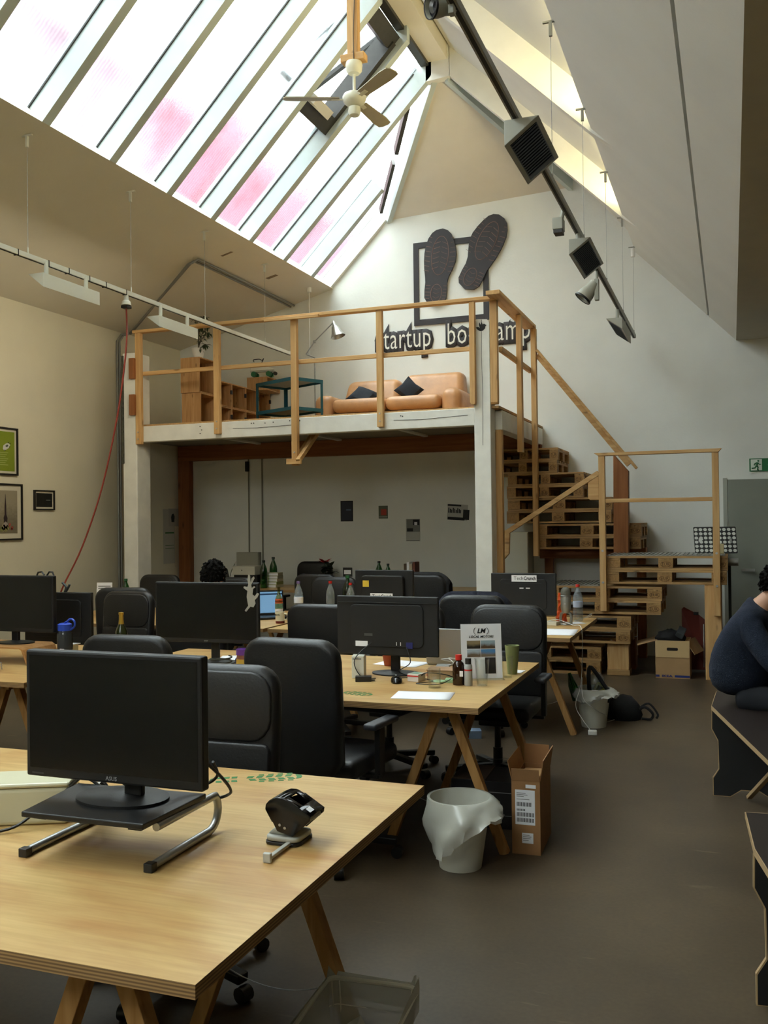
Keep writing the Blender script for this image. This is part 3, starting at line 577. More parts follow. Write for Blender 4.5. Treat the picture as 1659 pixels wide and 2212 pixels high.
MB().lathe([(.05,0),(.055,.005),(.078,.13),(.072,.13),(.05,.02)], 20).build('pot', white_pl, pt, smooth=True)
MB().lathe([(0,.11),(.07,.11)], 16).build('soil', plain('soil','#2A2018',.95), pt)
leafm = plain('dark_leaf', '#3A4A2C', .55, var=.3, vscale=30)
def leaf(mb, base, d, L, w):
    d = Vector(d).normalized(); s = d.cross(Vector((0,0,1))); s = s.normalized() if s.length > 1e-3 else Vector((1,0,0)); u = s.cross(d); b = Vector(base)
    P = [b, b+d*L*.35+s*w+u*L*.05, b+d*L*.7+s*w*.8+u*L*.02, b+d*L-u*L*.1, b+d*L*.7-s*w*.8+u*L*.02, b+d*L*.35-s*w+u*L*.05, b+d*L*.5+u*L*.1]
    mb.add(P, [(0,1,6),(1,2,6),(2,3,6),(3,4,6),(4,5,6),(5,0,6)])
rs = random.Random(3)
for tip in ((.10,-.02,.48),(.16,.0,.30),(-.04,.02,.5),(.13,-.03,.16),(.05,0,.40),(.2,.02,.42)):
    st = spline([(0,0,.11),(tip[0]*.25,tip[1],tip[2]*.75),(tip[0]*.8,tip[1],tip[2]*1.02),tip], 4)
    MB().tube(st, .004, 5).build('stem', plain('stem_brown','#4A4030',.7), pt)
    for p in st[3:]:
        for k in range(2):
            m = MB(); leaf(m, p, (rs.uniform(-1,1), rs.uniform(-1,1), rs.uniform(-.9,.3)), rs.uniform(.06,.1), .014); m.build('leaf', leafm, pt)
sk = thing('roller_skate', 'white low roller skate with green wheels on a crate', 'roller skate', (-5.9,11.36,3.601), R(8))
skw = plain('skate_white','#D9D9CF',.5); skg = plain('skate_green','#1E6B3C',.4)
MB().prism([(-.16,.085),(.17,.085),(.175,.105),(.12,.125),(.04,.15),(.0,.2),(-.1,.205),(-.15,.16)], -.04, .04, axis='y').build('boot', skw, sk, .015, 3, True)
box('plate', plain('skate_plate','#B9B9B0',.4,.5), -.16, .16, -.03, .03, .07, .084, sk)
for x in (-.1,.11):
    for y in (-.05,.05): MB().cyl((x,y-.02,.036),(x,y+.02,.036),.036,n=18).build('wheel', skg, sk, smooth=True)
MB().cyl((.185,-.02,.045),(.185,.02,.045),.024,n=12).build('toe_stop', plain('toe_dark','#2A2422',.6), sk)
MB().tube(spline([(-.1,0,.2),(-.13,.01,.24),(-.05,.02,.25),(0,0,.23),(.03,-.02,.25),(.0,-.01,.2)],4), .006, 6).build('laces', black, sk)
tc_ = thing('blue_shelf_cart', 'dark teal metal two-tier cart on the mezzanine', 'cart', (-4.93,10.18,DK), R(-27))
teal = plain('teal_metal','#1F5A6B',.45,.2); grd = plain('grey_board','#8E938F',.7)
L_, W_ = .36, .225
for sx in (-1,1):
    for sy in (-1,1): MB().prism([(sx*L_,sy*W_),(sx*(L_-.035),sy*W_),(sx*(L_-.035),sy*(W_-.004)),(sx*(L_-.004),sy*(W_-.004)),(sx*(L_-.004),sy*(W_-.035)),(sx*L_,sy*(W_-.035))], 0, .52).build('leg', teal, tc_)
for z in (.14,.48):
    for sy in (-1,1): box('shelf_rail', teal, -L_, L_, sy*W_-.003, sy*W_+.003, z, z+.04, tc_)
    for sx in (-1,1): box('shelf_rail', teal, sx*L_-.003, sx*L_+.003, -W_, W_, z, z+.04, tc_)
    box('shelf', grd, -L_+.005, L_-.005, -W_+.005, W_-.005, z+.026, z+.036, tc_)
# sofa
so = thing('leather_sofa', 'tan leather two-seat sofa with rounded arms against the back wall', 'sofa', (-3.95,11.25,DK))
tan = plain('tan_leather','#BC8B5E',.42,var=.18,vscale=5,bump=.35,bscale=16)
box('base', tan, -.82, .82, -.38, .42, .05, .2, so, .03, 3, True)
for sx in (-1,1): box('arm', tan, sx*.83-.125, sx*.83+.125, -.44, .38, .03, .435, so, .1, 5, True)
for x0, x1 in ((-.70,-.005),(.005,.70)): box('seat_cushion', tan, x0, x1, -.47, .15, .2, .365, so, .07, 5, True)
for x0, x1, zt in ((-.78,-.01,.68),(.01,.84,.72)): MB().add([(x0,.06,.36),(x1,.06,.36),(x1,.40,.36),(x0,.40,.36),(x0+.04,.20,zt),(x1-.03,.20,zt),(x1-.03,.44,zt),(x0+.04,.44,zt)],[(0,3,2,1),(4,5,6,7),(0,1,5,4),(1,2,6,5),(2,3,7,6),(3,0,4,7)]).build('back_cushion', tan, so, .08, 5, True)
navy = plain('navy_fabric','#1B2029',.9,var=.15,vscale=40)
def pillow(label, loc, rot, s=.2):
    m = MB(); n = 8; vs = []
    for sgn in (1,-1):
        for i in range(n+1):
            for j in range(n+1):
                u, v = i/n*2-1, j/n*2-1; k = (1-u**4)*(1-v**4); q = 1-.12*(1-abs(u*v))*max(abs(u),abs(v))**3
                vs.append((u*s*q, sgn*.06*k**.5, v*s*q))
    fs = []
    for o_ in (0,(n+1)**2):
        for i in range(n):
            for j in range(n): a = o_+i*(n+1)+j; fs.append((a,a+1,a+n+2,a+n+1))
    o = MB().add(vs, fs).build('throw_pillow', navy, smooth=True, loc=loc, rot=rot)
    tag(o, label, 'pillow', 'dark pillows on the sofa')
pillow('dark pillow standing on one corner on the right sofa seat', (-3.74,11.12,DK+.47), (R(-22),R(42),R(5)), .135); pillow('dark pillow lying low on the left sofa seat', (-4.33,11.05,DK+.415), (R(-50),R(22),R(-4)), .16)
lm = thing('arc_floor_lamp', 'slim metal floor lamp with a long jointed arm and bell shade behind the cart', 'floor lamp', (-5.12,11.35,DK))
MB().lathe([(0,0),(.13,0),(.13,.015),(.02,.025),(0,.025)], 24).build('base', galv, lm, smooth=True)
MB().cyl((0,0,.02),(0,0,1.01),.009,n=10).build('pole', galv, lm); MB().cyl((0,0,1.01),(-.12,-.01,1.06),.008,n=8).build('lower_arm', galv, lm)
MB().tube([(-.12,-.01,1.06),(.0,0,1.22),(.27,0,1.45)], .008, 8).build('upper_arm', galv, lm); MB().lathe([(0,-.02),(.018,-.015),(.018,.015),(0,.02)], 10, Matrix.Translation((.0,0,1.22))).build('joint', galv, lm)
Mx = Matrix.Translation((.275,0,1.45)) @ Matrix.Rotation(R(162),4,'Y')
MB().lathe([(.012,-.02),(.02,.0),(.03,.05),(.045,.06),(.07,.14),(.1,.2),(.097,.2),(.068,.142),(.04,.065)], 22, Mx, cap=False).build('lamp_shade', plain('aluminium','#C9CAC6',.28,.9), lm, smooth=True)
MB().lathe([(0,.06),(.03,.08),(.035,.12),(0,.15)], 14, Mx).build('bulb', white_pl, lm, smooth=True)
tag(MB().tube([(-5.19,11.35,4.68),(-5.19,11.35,4.74)], .03, 12).tube([(-5.19,11.35,4.69),(-5.19,11.35,3.79)], .006, 6).build('power_drop', white_pl), 'white power feed hanging from the slope beside the lamp', 'cable')
# ================================================================ DESKS
def ply_mat(name, c1, c2, c3):
    m, n, l, b = nmat(name); t = n.new('ShaderNodeTexCoord'); mp = n.new('ShaderNodeMapping'); mp.inputs['Scale'].default_value = (.9,2.6,1)
    z = n.new('ShaderNodeTexNoise'); z.inputs['Scale'].default_value = 2.2; z.inputs['Detail'].default_value = 5; z.inputs['Distortion'].default_value = .6
    r = n.new('ShaderNodeValToRGB'); e = r.color_ramp.elements; e[0].position = .28; e[0].color = lin(c2); e[1].position = .6; e[1].color = lin(c1)
    l.new(t.outputs['Object'], mp.inputs[0]); l.new(mp.outputs[0], z.inputs[0]); l.new(z.outputs[0], r.inputs[0])
    mp2 = n.new('ShaderNodeMapping'); mp2.inputs['Scale'].default_value = (2.0,45,1); z2 = n.new('ShaderNodeTexNoise'); z2.inputs['Scale'].default_value = 1.5; z2.inputs['Detail'].default_value = 4
    l.new(t.outputs['Object'], mp2.inputs[0]); l.new(mp2.outputs[0], z2.inputs[0])
    r2 = n.new('ShaderNodeValToRGB'); r2.color_ramp.elements[0].position = .35; r2.color_ramp.elements[0].color = (.86,.83,.78,1); r2.color_ramp.elements[1].position = .65; r2.color_ramp.elements[1].color = (1,1,1,1)
    mx = n.new('ShaderNodeMix'); mx.data_type = 'RGBA'; mx.blend_type = 'MULTIPLY'; mx.inputs[0].default_value = 1
    l.new(z2.outputs[0], r2.inputs[0]); l.new(r.outputs[0], mx.inputs[6]); l.new(r2.outputs[0], mx.inputs[7])
    v = n.new('ShaderNodeTexVoronoi'); v.inputs['Scale'].default_value = 2.3; k = n.new('ShaderNodeValToRGB'); k.color_ramp.elements[0].position = .012; k.color_ramp.elements[0].color = (.8,.8,.8,1); k.color_ramp.elements[1].position = .03; k.color_ramp.elements[1].color = (0,0,0,1)
    l.new(t.outputs['Object'], v.inputs[0]); l.new(v.outputs['Distance'], k.inputs[0]); m3 = n.new('ShaderNodeMix'); m3.data_type = 'RGBA'; m3.inputs[7].default_value = lin(c3)
    l.new(k.outputs[0], m3.inputs[0]); l.new(mx.outputs[2], m3.inputs[6]); l.new(m3.outputs[2], b.inputs['Base Color'])
    b.inputs['Roughness'].default_value = .38; b.inputs['Specular IOR Level'].default_value = .4; return m
ply_top = ply_mat('birch_ply_top', '#C9A970', '#AF824C', '#5B3A20')
def ply_edge():
    m, n, l, b = nmat('ply_edge'); t = n.new('ShaderNodeTexCoord'); w = n.new('ShaderNodeTexWave'); w.bands_direction = 'Z'; w.inputs['Scale'].default_value = 42; w.inputs['Distortion'].default_value = .3
    r = n.new('ShaderNodeValToRGB'); r.color_ramp.elements[0].color = lin('#6E5233'); r.color_ramp.elements[1].color = lin('#B08A58')
    l.new(t.outputs['Object'], w.inputs[0]); l.new(w.outputs[0], r.inputs[0]); l.new(r.outputs[0], b.inputs['Base Color']); b.inputs['Roughness'].default_value = .7; return m
ply_e = ply_edge(); trest = wood('trestle_pine', '#C69A62', '#A2753F', 'z', 1.3)
def desk(label, x0, x1, y0, y1, zt, trestles, group='plywood trestle desks'):
    t = thing('trestle_desk', label, 'desk', group=group)
    box('table_core', ply_e, x0, x1, y0, y1, zt-.03, zt-.0012, t, .001); box('table_top', ply_top, x0+.0005, x1-.0005, y0+.0005, y1-.0005, zt-.0011, zt, t)
    for tx, ya, yb in trestles:
        box('trestle_beam', trest, tx-.025, tx+.025, ya-.06, yb+.06, zt-.09, zt-.031, t, .003)
        for y in (ya, yb):
            for s in (-1,1): MB().bar((tx+s*.03,y,zt-.04),(tx+s*.30,y,0.0),.045,.045,(0,1,0)).build('trestle_leg', trest, t, .002)
            ch = []
            for k in range(15): u = k/14*2-1; ch.append((tx+u*.2,y,.26-.05*(1-u*u)))
            MB().tube(ch, .0018, 4).build('chain', galv, t)
    return t
desk('birch plywood trestle desk nearest the camera, with the riser and hole punch', -3.55, -.985, 1.592, 3.04, .75, ((-1.33,1.78,2.62),(-3.15,1.8,2.8)))
desk('plywood trestle desk in the second row, with the drinking glasses and flyer stand', -3.66, -1.14, 4.36, 5.87, .75, ((-1.37,4.58,5.55),(-3.3,4.6,5.6)))
desk('plywood trestle desk in the second row, at the left edge of the picture', -6.3, -3.78, 4.33, 5.84, .75, ((-4.1,4.6,5.5),(-5.9,4.6,5.5)))
desk('plywood trestle desk in the third row, beside the pallet stairs', -3.68, -1.15, 7.13, 8.66, .75, ((-1.45,7.26,8.4),(-3.3,7.4,8.4)))
desk('plywood trestle desk in the third row, towards the left wall', -6.25, -3.72, 7.13, 8.66, .75, ((-4.1,7.4,8.4),(-5.9,7.4,8.4)))
desk('plywood desk standing in the shade under the mezzanine', -6.2, -2.75, 10.15, 11.05, .84, ((-3.2,10.3,10.9),(-5.8,10.3,10.9)))
# printed green shoe prints on the desk tops
def footprint(label, loc, rz, s=1.):
    t = thing('shoe_print', label, 'print', loc, rz, group='green shoe prints on the desks'); pm = plain('print_green','#1F7233',.5)
    def blob(pts): MB().prism(pts, 0, .0006).build('print_patch', pm, t)
    for i in range(5):
        x = .0+i*.035
        for sgn, sh in ((1,0),(-1,.008)): blob([(x+sh,sgn*.006),(x+.022+sh,sgn*.008),(x+.03+sh,sgn*.032),(x+.006+sh,sgn*.03)])
        if 0 < i < 5:
            for sgn in (1,-1): blob([(x+.01,sgn*.037),(x+.03,sgn*.039),(x+.03,sgn*.052),(x+.01,sgn*.05)])
    blob([(.18,-.03),(.2,-.02),(.205,.0),(.2,.02),(.18,.03),(.185,0)])
    for i in range(3):
        x = -.11+i*.028
        for sgn in (1,-1): blob([(x,sgn*.012),(x+.02,sgn*.014),(x+.022,sgn*.036),(x,sgn*.034)])
    blob([(-.118,-.03),(-.13,-.018),(-.134,0),(-.13,.018),(-.118,.03),(-.12,0)])
    t.scale = (s,s,1)
footprint('green shoe print at the far edge of the nearest desk', (-1.60,2.93,.7502), R(28), .95); footprint('green shoe print half hidden by the tall black chair on the second desk', (-1.92,4.58,.7502), R(-12), .85)
# ================================================================ CHAIRS
def make_chair():
    t = thing('office_chair', 'x', 'office chair', group='black office chairs')
    bk = MB().prism([(-.2,.47),(.2,.47)]+[(.25,.55),(.255,.8)]+arc(.155,1.0,.1,0,90,5)+arc(-.155,1.0,.1,90,180,5)+[(-.255,.8),(-.25,.55)], -.055, .02, Matrix.Translation((0,-.26,0)) @ Matrix.Rotation(R(4),4,'X'), axis='y').build('backrest', leather, t, .03, 4, True)
    Mb = Matrix.Translation((0,-.26,0)) @ Matrix.Rotation(R(4),4,'X')
    MB().prism(rrect(-.235,.235,.80,1.075,.09), .012, .03, Mb, axis='y').build('upper_pad', leather, bk, .012, 3, True)
    MB().prism(rrect(-.235,.235,.50,.796,.03), .012, .032, Mb, axis='y').build('lower_pad', leather, bk, .012, 3, True)
    box('seat', leather, -.25, .25, -.22, .27, .43, .52, t, .035, 4, True)
    box('mechanism', black, -.1, .1, -.12, .1, .37, .429, t, .01)
    MB().box(-.04,.04,-.33,-.29,.40,.6).build('back_bar', black, t, .008); MB().box(-.04,.04,-.3,-.1,.385,.405).build('back_bar', black, t)
    for s in (-1,1):
        MB().box(s*.29-.014,s*.29+.014,-.06,.0,.43,.655).box(min(s*.29,s*.2),max(s*.29,s*.2),-.05,-.01,.41,.43).build('arm_post', black, t, .004)
        box('arm_pad', plain('arm_pad_grey','#33363C',.5), s*.29-.035, s*.29+.035, -.14, .12, .655, .685, t, .012, 3, True)
    MB().cyl((0,0,.37),(0,0,.22),.02).cyl((0,0,.22),(0,0,.08),.03).build('gas_column', black, t, smooth=True)
    for k in range(5):
        a = 2*math.pi*k/5+.3; d = Vector((math.cos(a), math.sin(a), 0))
        l_ = MB().bar(d*.02+Vector((0,0,.105)), d*.33+Vector((0,0,.08)), .05, .035).build('base_leg', black, t, .006)
        c = d*.33; n_ = Vector((-d.y,d.x,0))
        MB().cyl(c+n_*.022+Vector((0,0,.028)), c+n_*-.022+Vector((0,0,.028)), .028, n=14).build('caster', black, l_, smooth=True)
    return t
ch0 = make_chair(); CH = 'black office chairs'
chairs = [((-1.91,2.98,0),182,.985,'black chair facing the camera behind the riser on the nearest desk'),
 ((-1.88,4.30,0),-6,1.01,'tall black chair seen from behind, pulled up to the second row right of centre'),
 ((-2.92,4.42,0),3,.985,'black chair seen from behind, its rounded top just above the front monitor'),
 ((-1.40,5.83,0),180,.985,'black chair facing the camera behind the flyer stand'),
 ((-2.15,5.90,0),172,.97,'black chair hidden behind the large monitor, its base showing under the second desk'),
 ((-2.88,6.76,0),0,.945,'black chair seen from behind between the two second row monitors'),
 ((-1.87,7.27,0),4,.985,'black chair with a navy jacket over its back'),
 ((-4.79,6.38,0),176,.985,'black chair facing the camera between the water bottle and the wide monitor'),
 ((-5.04,7.27,0),12,1.0,'black chair seen from behind near the left wall desk with the notice'),
 ((-6.0,8.70,0),180,.985,'black chair in front of the green bottle by the white column'),
 ((-4.10,9.47,0),-5,1.0,'black chair seen from behind, right of the books under the mezzanine'),
 ((-3.86,8.68,0),183,.98,'black leather chair with creased headrest behind the clear water bottles'),
 ((-5.17,11.02,0),178,1.03,'black chair below the red flower at the back wall'),
 ((-4.95,8.44,0),180,.98,'black chair just right of the person with dark hair'),
 ((.25,8.4,0),30,.98,'black chair beside the grey door, behind the person in navy'),
 ((-3.06,9.82,0),0,.985,'black chair with a dark grey jacket under the mezzanine')]
for i, (loc, rz, sz, lab) in enumerate(chairs):
    o = ch0 if i == 0 else dup(ch0)
    o.location = loc; o.rotation_euler = (0,0,R(rz)); o.scale = (1,1,sz); o['label'] = lab
def jacket(label, mat, loc, rz, h=1.085, dz=.5):
    prof = []
    m = MB(); nu = 18; vs = []; fs = []; prof = [(-.335,h-dz),(-.34,h-dz*.6),(-.345,h-.15),(-.335,h-.03),(-.29,h+.012),(-.235,h-.02),(-.205,h-.15),(-.2,h-.28)]
    for i in range(nu+1):
        u = i/nu*2-1; drop = .06*max(0,abs(u)-.6)/.4+.03*max(0,abs(u)-.85)/.15
        for j, (y, z) in enumerate(prof): vs.append((u*.285+.006*math.sin(9*u+j), y-.012*math.sin(7*u+j*1.3), z-drop-(.03*math.sin(5*u) if j in (0,7) else 0)))
    k = len(prof)
    for i in range(nu):
        for j in range(k-1): fs.append((i*k+j,i*k+j+1,(i+1)*k+j+1,(i+1)*k+j))
    o = m.add(vs,fs).build('draped_jacket', mat, smooth=True, loc=loc, rot=(0,0,rz), solid=.015)
    tag(o, label, 'jacket')
jacket('navy jacket draped over the back of a chair near the pallet stairs', plain('navy_jacket','#151828',.95,var=.2,vscale=30,bump=.4,bscale=120), (-1.87,7.27,0), R(4)); jacket('dark grey jacket hung over a chair under the mezzanine', plain('grey_jacket','#2B2B2D',.95,var=.2,vscale=25), (-3.06,9.82,0), 0)
# ================================================================ MONITORS
scr = plain('dark_screen', '#0E0F10', .22); bez = plain('monitor_plastic', '#0B0B0C', .55, bump=.05, bscale=300); lgrey = plain('logo_grey', '#9A9C9E', .4)
def disc_base(t, x, y, z, r, neck_top, nx=0., th=.012):
    MB().lathe([(0,z),(r,z),(r,z+th*.6),(r*.6,z+th),(.03,z+th+.006),(0,z+th+.006)], 32, Matrix.Translation((x,y,0)) @ Matrix.Diagonal((1.1,.8,1,1))).build('stand_base', bez, t, smooth=True)
    MB().box(x+nx-.028,x+nx+.028,y-.012,y+.012,z+th,neck_top).build('stand_neck', bez, t, .006)
def monitor(label, cx, y, z0, z1, w, face, zb, r=.12, rz=0., logo=None, thick=.03, by=None, nx=0., group='computer monitors', bulge=.008):
    """face=-1 screen to the camera, +1 back to the camera; built at the origin then placed"""
    t = thing('monitor', label, 'monitor', (cx,y,0), rz, group=group); f = face
    ya, yb = (0, thick) if f < 0 else (-thick, 0)
    h = MB().box(-w/2,w/2,ya,yb,z0,z1).build('housing', bez, t, .006)
    bx0 = yb if f < 0 else ya
    MB().prism(rrect(-w*.36,w*.36,z0+(z1-z0)*.14,z1-(z1-z0)*.14,.03), bx0, bx0+(-f)*bulge, axis='y').build('rear_cover', bez, t, .006)
    sy = ya-.0012 if f < 0 else yb+.0012
    MB().box(-w/2+.014,w/2-.014,min(sy,sy-f*.001),max(sy,sy-f*.001),z0+.026,z1-.014).build('screen', scr, t)
    if logo: text('brand_mark', logo, .016, lgrey, t, (0,ya-.0006,z0+.013), (R(90),0,0), .0004)
    yc = (by if by is not None else (.06 if f < 0 else -.06))
    disc_base(t, 0, yc, zb, r, z0+.08, nx)
    MB().box(nx-.03,nx+.03,min(yc,0),max(yc,0),z0+.03,z0+.1).build('neck_joint', bez, t, .004)
    return t
m1 = monitor('black monitor with dark screen on the black riser, on the nearest desk', -1.597, 2.165, .935, 1.29, .572, -1, .8815, .125, R(0), 'ASUS', .035, .05, .04)
box('model_mark', plain('mark_dim','#3A3B3C',.5), -.265, -.225, -.0012, -.0004, .9435, .9475, m1)
ri = thing('monitor_riser', 'black monitor riser platform on two curved silver legs', 'monitor riser')
MB().add([(-1.785,2.03,.866),(-1.41,2.04,.866),(-1.40,2.33,.866),(-1.82,2.31,.866),(-1.785,2.03,.881),(-1.41,2.04,.881),(-1.40,2.33,.881),(-1.82,2.31,.881)],[(0,3,2,1),(4,5,6,7),(0,1,5,4),(1,2,6,5),(2,3,7,6),(3,0,4,7)]).build('platform', black, ri, .003)
alu = plain('brushed_aluminium','#A7A9A9',.38,.85)
for x, fy in ((-1.80,2.045),(-1.412,2.055)):
    pts = [(x,fy+.03,.7625),(x,2.36,.7625)]+[(x,2.36+.054*math.sin(R(a)),.8165-.054*math.cos(R(a))) for a in range(15,181,15)]+[(x,2.30,.8695),(x,2.10,.8695)]
    pts = [(p[0],p[1],min(p[2],.8555)) for p in pts]
    m = MB()
    for i in range(len(pts)-1): m.bar(pts[i],pts[i+1],.026,.018,(1,0,0)) if False else m.tube([pts[i],pts[i+1]], .0115, 4)
    MB().tube(pts, .0115, 10).build('leg', alu, ri, smooth=True)
    box('end_cap', black, x-.013, x+.013, fy+.005, fy+.03, .7505, .7735, ri, .002)
for x in (-1.75,-1.45): box('cross_bar', black, x-.02, x+.02, 2.06, 2.3, .8555, .8658, ri)
MB().cyl((-1.44,2.22,.8655),(-1.44,2.22,.853),.012).build('thumb_screw', black, ri)
m2 = monitor('wide black monitor seen from behind on the second desk, beside the white box', -1.86, 5.1, .875, 1.213, .62, 1, .7505, .13, R(-1), None, .02, .12, 0)
MB().box(-.3,.3,-.0295,-.0202,1.175,1.178).build('vent_line', plain('vent_grey','#26272A',.5), m2); box('port_label', paper, -.19, -.115, -.0300, -.0285, .925, .955, m2); box('port_label', plain('label_grey','#4A4B4A',.6), -.135, -.085, -.0300, -.0285, .985, 1.0, m2)
box('port', plain('vga_blue','#1C2160',.5), .12, .16, -.0310, -.0285, .92, .955, m2)
for x in (.06,.085): box('port', paper, x, x+.004, -.0300, -.0285, .935, .955, m2)
m3 = monitor('wide black monitor facing the camera with a rabbit sticker on its corner', -3.115, 5.2, .892, 1.272, .735, -1, .7505, .13, R(1), 'acer', .03, .12)
rab = plain('rabbit_sticker','#97948A',.6)
body = [(.275,1.10),(.285,1.092),(.315,1.125),(.335,1.12),(.35,1.145),(.345,1.165),(.365,1.185),(.375,1.205),(.362,1.21),(.345,1.19),(.33,1.2),(.335,1.235),(.35,1.245),(.342,1.252),(.325,1.24),(.322,1.26),(.345,1.30),(.34,1.312),(.325,1.30),(.318,1.275),(.315,1.315),(.303,1.325),(.295,1.29),(.302,1.262),(.295,1.245),(.272,1.25),(.268,1.24),(.295,1.222),(.29,1.185),(.295,1.155),(.30,1.13)]
MB().prism(body, -.004, -.0015, axis='y').build('rabbit_sticker', rab, m3)
m4 = monitor('black monitor facing the camera on a bent plywood stand at the left edge', -4.47, 5.0, .945, 1.315, .69, -1, .8655, .12, 0, None, .035, .05); MB().tube([(.2,.02,1.315),(.21,.02,1.335),(.24,.02,1.34),(.26,.02,1.318)], .006, 5).build('headset_band', black, m4); MB().tube([(.28,.02,1.315),(.3,.02,1.34),(.325,.02,1.338),(.335,.02,1.316)], .006, 5).build('headset_band', black, m4)
m5 = monitor('black monitor seen from behind, between the left monitor and the chairs', -4.33, 5.32, .83, 1.185, .54, 1, .7505, .11, R(2), None, .03, .05)
MB().tube(spline([(.05,-.015,1.185),(.06,-.015,1.22),(.03,-.015,1.25)],4), .008, 6).tube(spline([(.06,-.015,1.19),(.08,-.015,1.22),(.09,-.015,1.24)],4), .008, 6).build('cable_clip', plain('clip_grey','#2C3338',.6), m5)
m6 = monitor('black monitor with a white lettered sticker, beside the microphone', -1.676, 8.0, .83, 1.187, .56, 1, .7505, .12, 0, None, .03, .1)
m7 = monitor('bulky black monitor with a yellow note and white sticker behind the water bottles', -2.975, 8.1, .85, 1.20, .56, 1, .7505, .12, 0, None, .04, .1, bulge=.05)
def sticker(t, x, z, y, w=.215, h=.055):
    box('sticker', paper, x-w/2, x+w/2, y-.001, y, z-h/2, z+h/2, t)
    text('sticker_text', 'Tech', .042, ink, t, (x-.004,y-.0015,z), (R(90),0,0), .0003, 0, 'RIGHT'); text('sticker_text', 'Crunch', .042, ink, t, (x-.003,y-.0015,z), (R(90),0,0), .0003, .0012, 'LEFT', .82)
sticker(m6, .01, 1.143, -.0385); sticker(m7, -.005, .966, -.0905-.0005); box('vent', plain('vent_dark','#060607',.5), -.14, .18, -.0915, -.0905, 1.095, 1.10, m7); box('sticky_note', plain('note_yellow','#D9B93A',.7), -.185, -.125, -.0915, -.0905, 1.05, 1.108, m7)
for x in (-.03,.025): box('port_label', paper, x, x+.035, -.0395, -.0385, 1.055, 1.065, m6)
box('vent_line', plain('vent_grey2','#2C2D2E',.5), -.16, .16, -.0395, -.0385, 1.10, 1.102, m6)
# ================================================================ SMALL THINGS ON THE DESKS
def clear_mat(name, col, dens=.12, rough=.03, milk=0.):
    if name in MATS: return MATS[name]
    m, n, l, b = nmat(name); n.remove(b); a = n.new('ShaderNodeBsdfTransparent'); a.inputs[0].default_value = lin(col); g_ = n.new('ShaderNodeBsdfGlossy'); g_.inputs['Roughness'].default_value = rough
    lw = n.new('ShaderNodeLayerWeight'); lw.inputs[0].default_value = .35; mp = n.new('ShaderNodeMapRange'); mp.inputs[3].default_value = dens*.4; mp.inputs[4].default_value = dens+.22
    x = n.new('ShaderNodeMixShader'); l.new(lw.outputs['Facing'], mp.inputs[0]); l.new(mp.outputs[0], x.inputs[0]); l.new(a.outputs[0], x.inputs[1]); l.new(g_.outputs[0], x.inputs[2]); fin = x.outputs[0]
    if milk:
        d_ = n.new('ShaderNodeBsdfDiffuse'); d_.inputs[0].default_value = lin('#C5D2D8'); y_ = n.new('ShaderNodeMixShader'); y_.inputs[0].default_value = milk; l.new(fin, y_.inputs[1]); l.new(d_.outputs[0], y_.inputs[2]); fin = y_.outputs[0]
    l.new(fin, n['Material Output'].inputs[0]); MATS[name] = m; return m
clear = clear_mat('clear_glass','#FAFCFB'); pet = clear_mat('clear_pet','#F0F5F7',.18,.08,.16); green_pet = clear_mat('green_pet','#3E9A50',.12,.08); brown_gl = plain('brown_glass','#2A1608',.1)
def lathe_thing(name, label, cat, loc, parts, group=None):
    t = thing(name, label, cat, loc, 0, group)
    for nm, prof, mat in parts: MB().lathe(prof, 22, cap=(nm not in ('wall',))).build(nm, mat, t, smooth=True)
    return t
Z = .7505
def pet_bottle(label, loc, s=1., body=pet, cap=red_m, lab=None, grp='plastic bottles'):
    p = [(0,0),(.036,0),(.041,.01),(.041,.09),(.038,.1),(.041,.11),(.041,.175),(.037,.21),(.02,.255),(.014,.27),(.014,.285)]
    parts = [('body',[(r*s,z*s) for r,z in p],body),('cap',[(0,.284*s),(.017*s,.284*s),(.017*s,.305*s),(0,.305*s)],cap)]
    if lab: parts.append(('label',[(.0418*s,.115*s),(.0418*s,.165*s)],lab))
    lathe_thing('plastic_bottle', label, 'bottle', loc, parts, grp)
pet_bottle('tall clear water bottle with a white paper label, left of the others', (-3.9,8.21,Z), 1.08, pet, plain('cap_lilac','#6D5A86',.5), paper); pet_bottle('clear water bottle with red cap standing alone in front of the creased chair', (-3.66,8.42,Z), 1.05)
pet_bottle('clear water bottle with red cap, left of the pair above the monitor edge', (-3.45,8.42,Z), 1.0); pet_bottle('clear water bottle with red cap, right of the pair above the monitor edge', (-3.335,8.40,Z), 1.02)
pet_bottle('green plastic bottle behind the pair of red capped bottles', (-3.545,8.58,Z), 1.2, green_pet, plain('cap_green','#1C5E36',.5)); pet_bottle('water bottle with red cap and printed label beside the microphone', (-1.275,8.36,Z), 1.05, pet, red_m, plain('label_mix','#B9C3D6',.6))
pet_bottle('green bottle on the desk in front of the book stack', (-5.42,10.42,.8405), 1.12, green_pet, plain('cap_dark','#16241A',.5)); pet_bottle('green bottle behind the book stack, its neck showing', (-5.49,10.82,.8405), 1.2, green_pet, plain('cap_dark','#16241A',.5))
pet_bottle('green bottle left of the row under the mezzanine', (-3.97,10.6,.8405), 1.08, green_pet, plain('cap_dark','#16241A',.5)); pet_bottle('green bottle right of the row under the mezzanine', (-3.855,10.6,.8405), .98, green_pet, plain('cap_dark','#16241A',.5))
pet_bottle('green bottle in front of the white column', (-5.85,8.2,Z), 1.1, green_pet, plain('cap_green','#1C5E36',.5))
lathe_thing('medicine_bottle','brown glass medicine bottle with red cap','bottle',(-1.404,4.965,Z),[('body',[(0,0),(.032,0),(.034,.004),(.034,.095),(.026,.118),(.015,.128),(.015,.135)],brown_gl),('cap',[(0,.134),(.018,.134),(.018,.162),(0,.162)],red_m)])
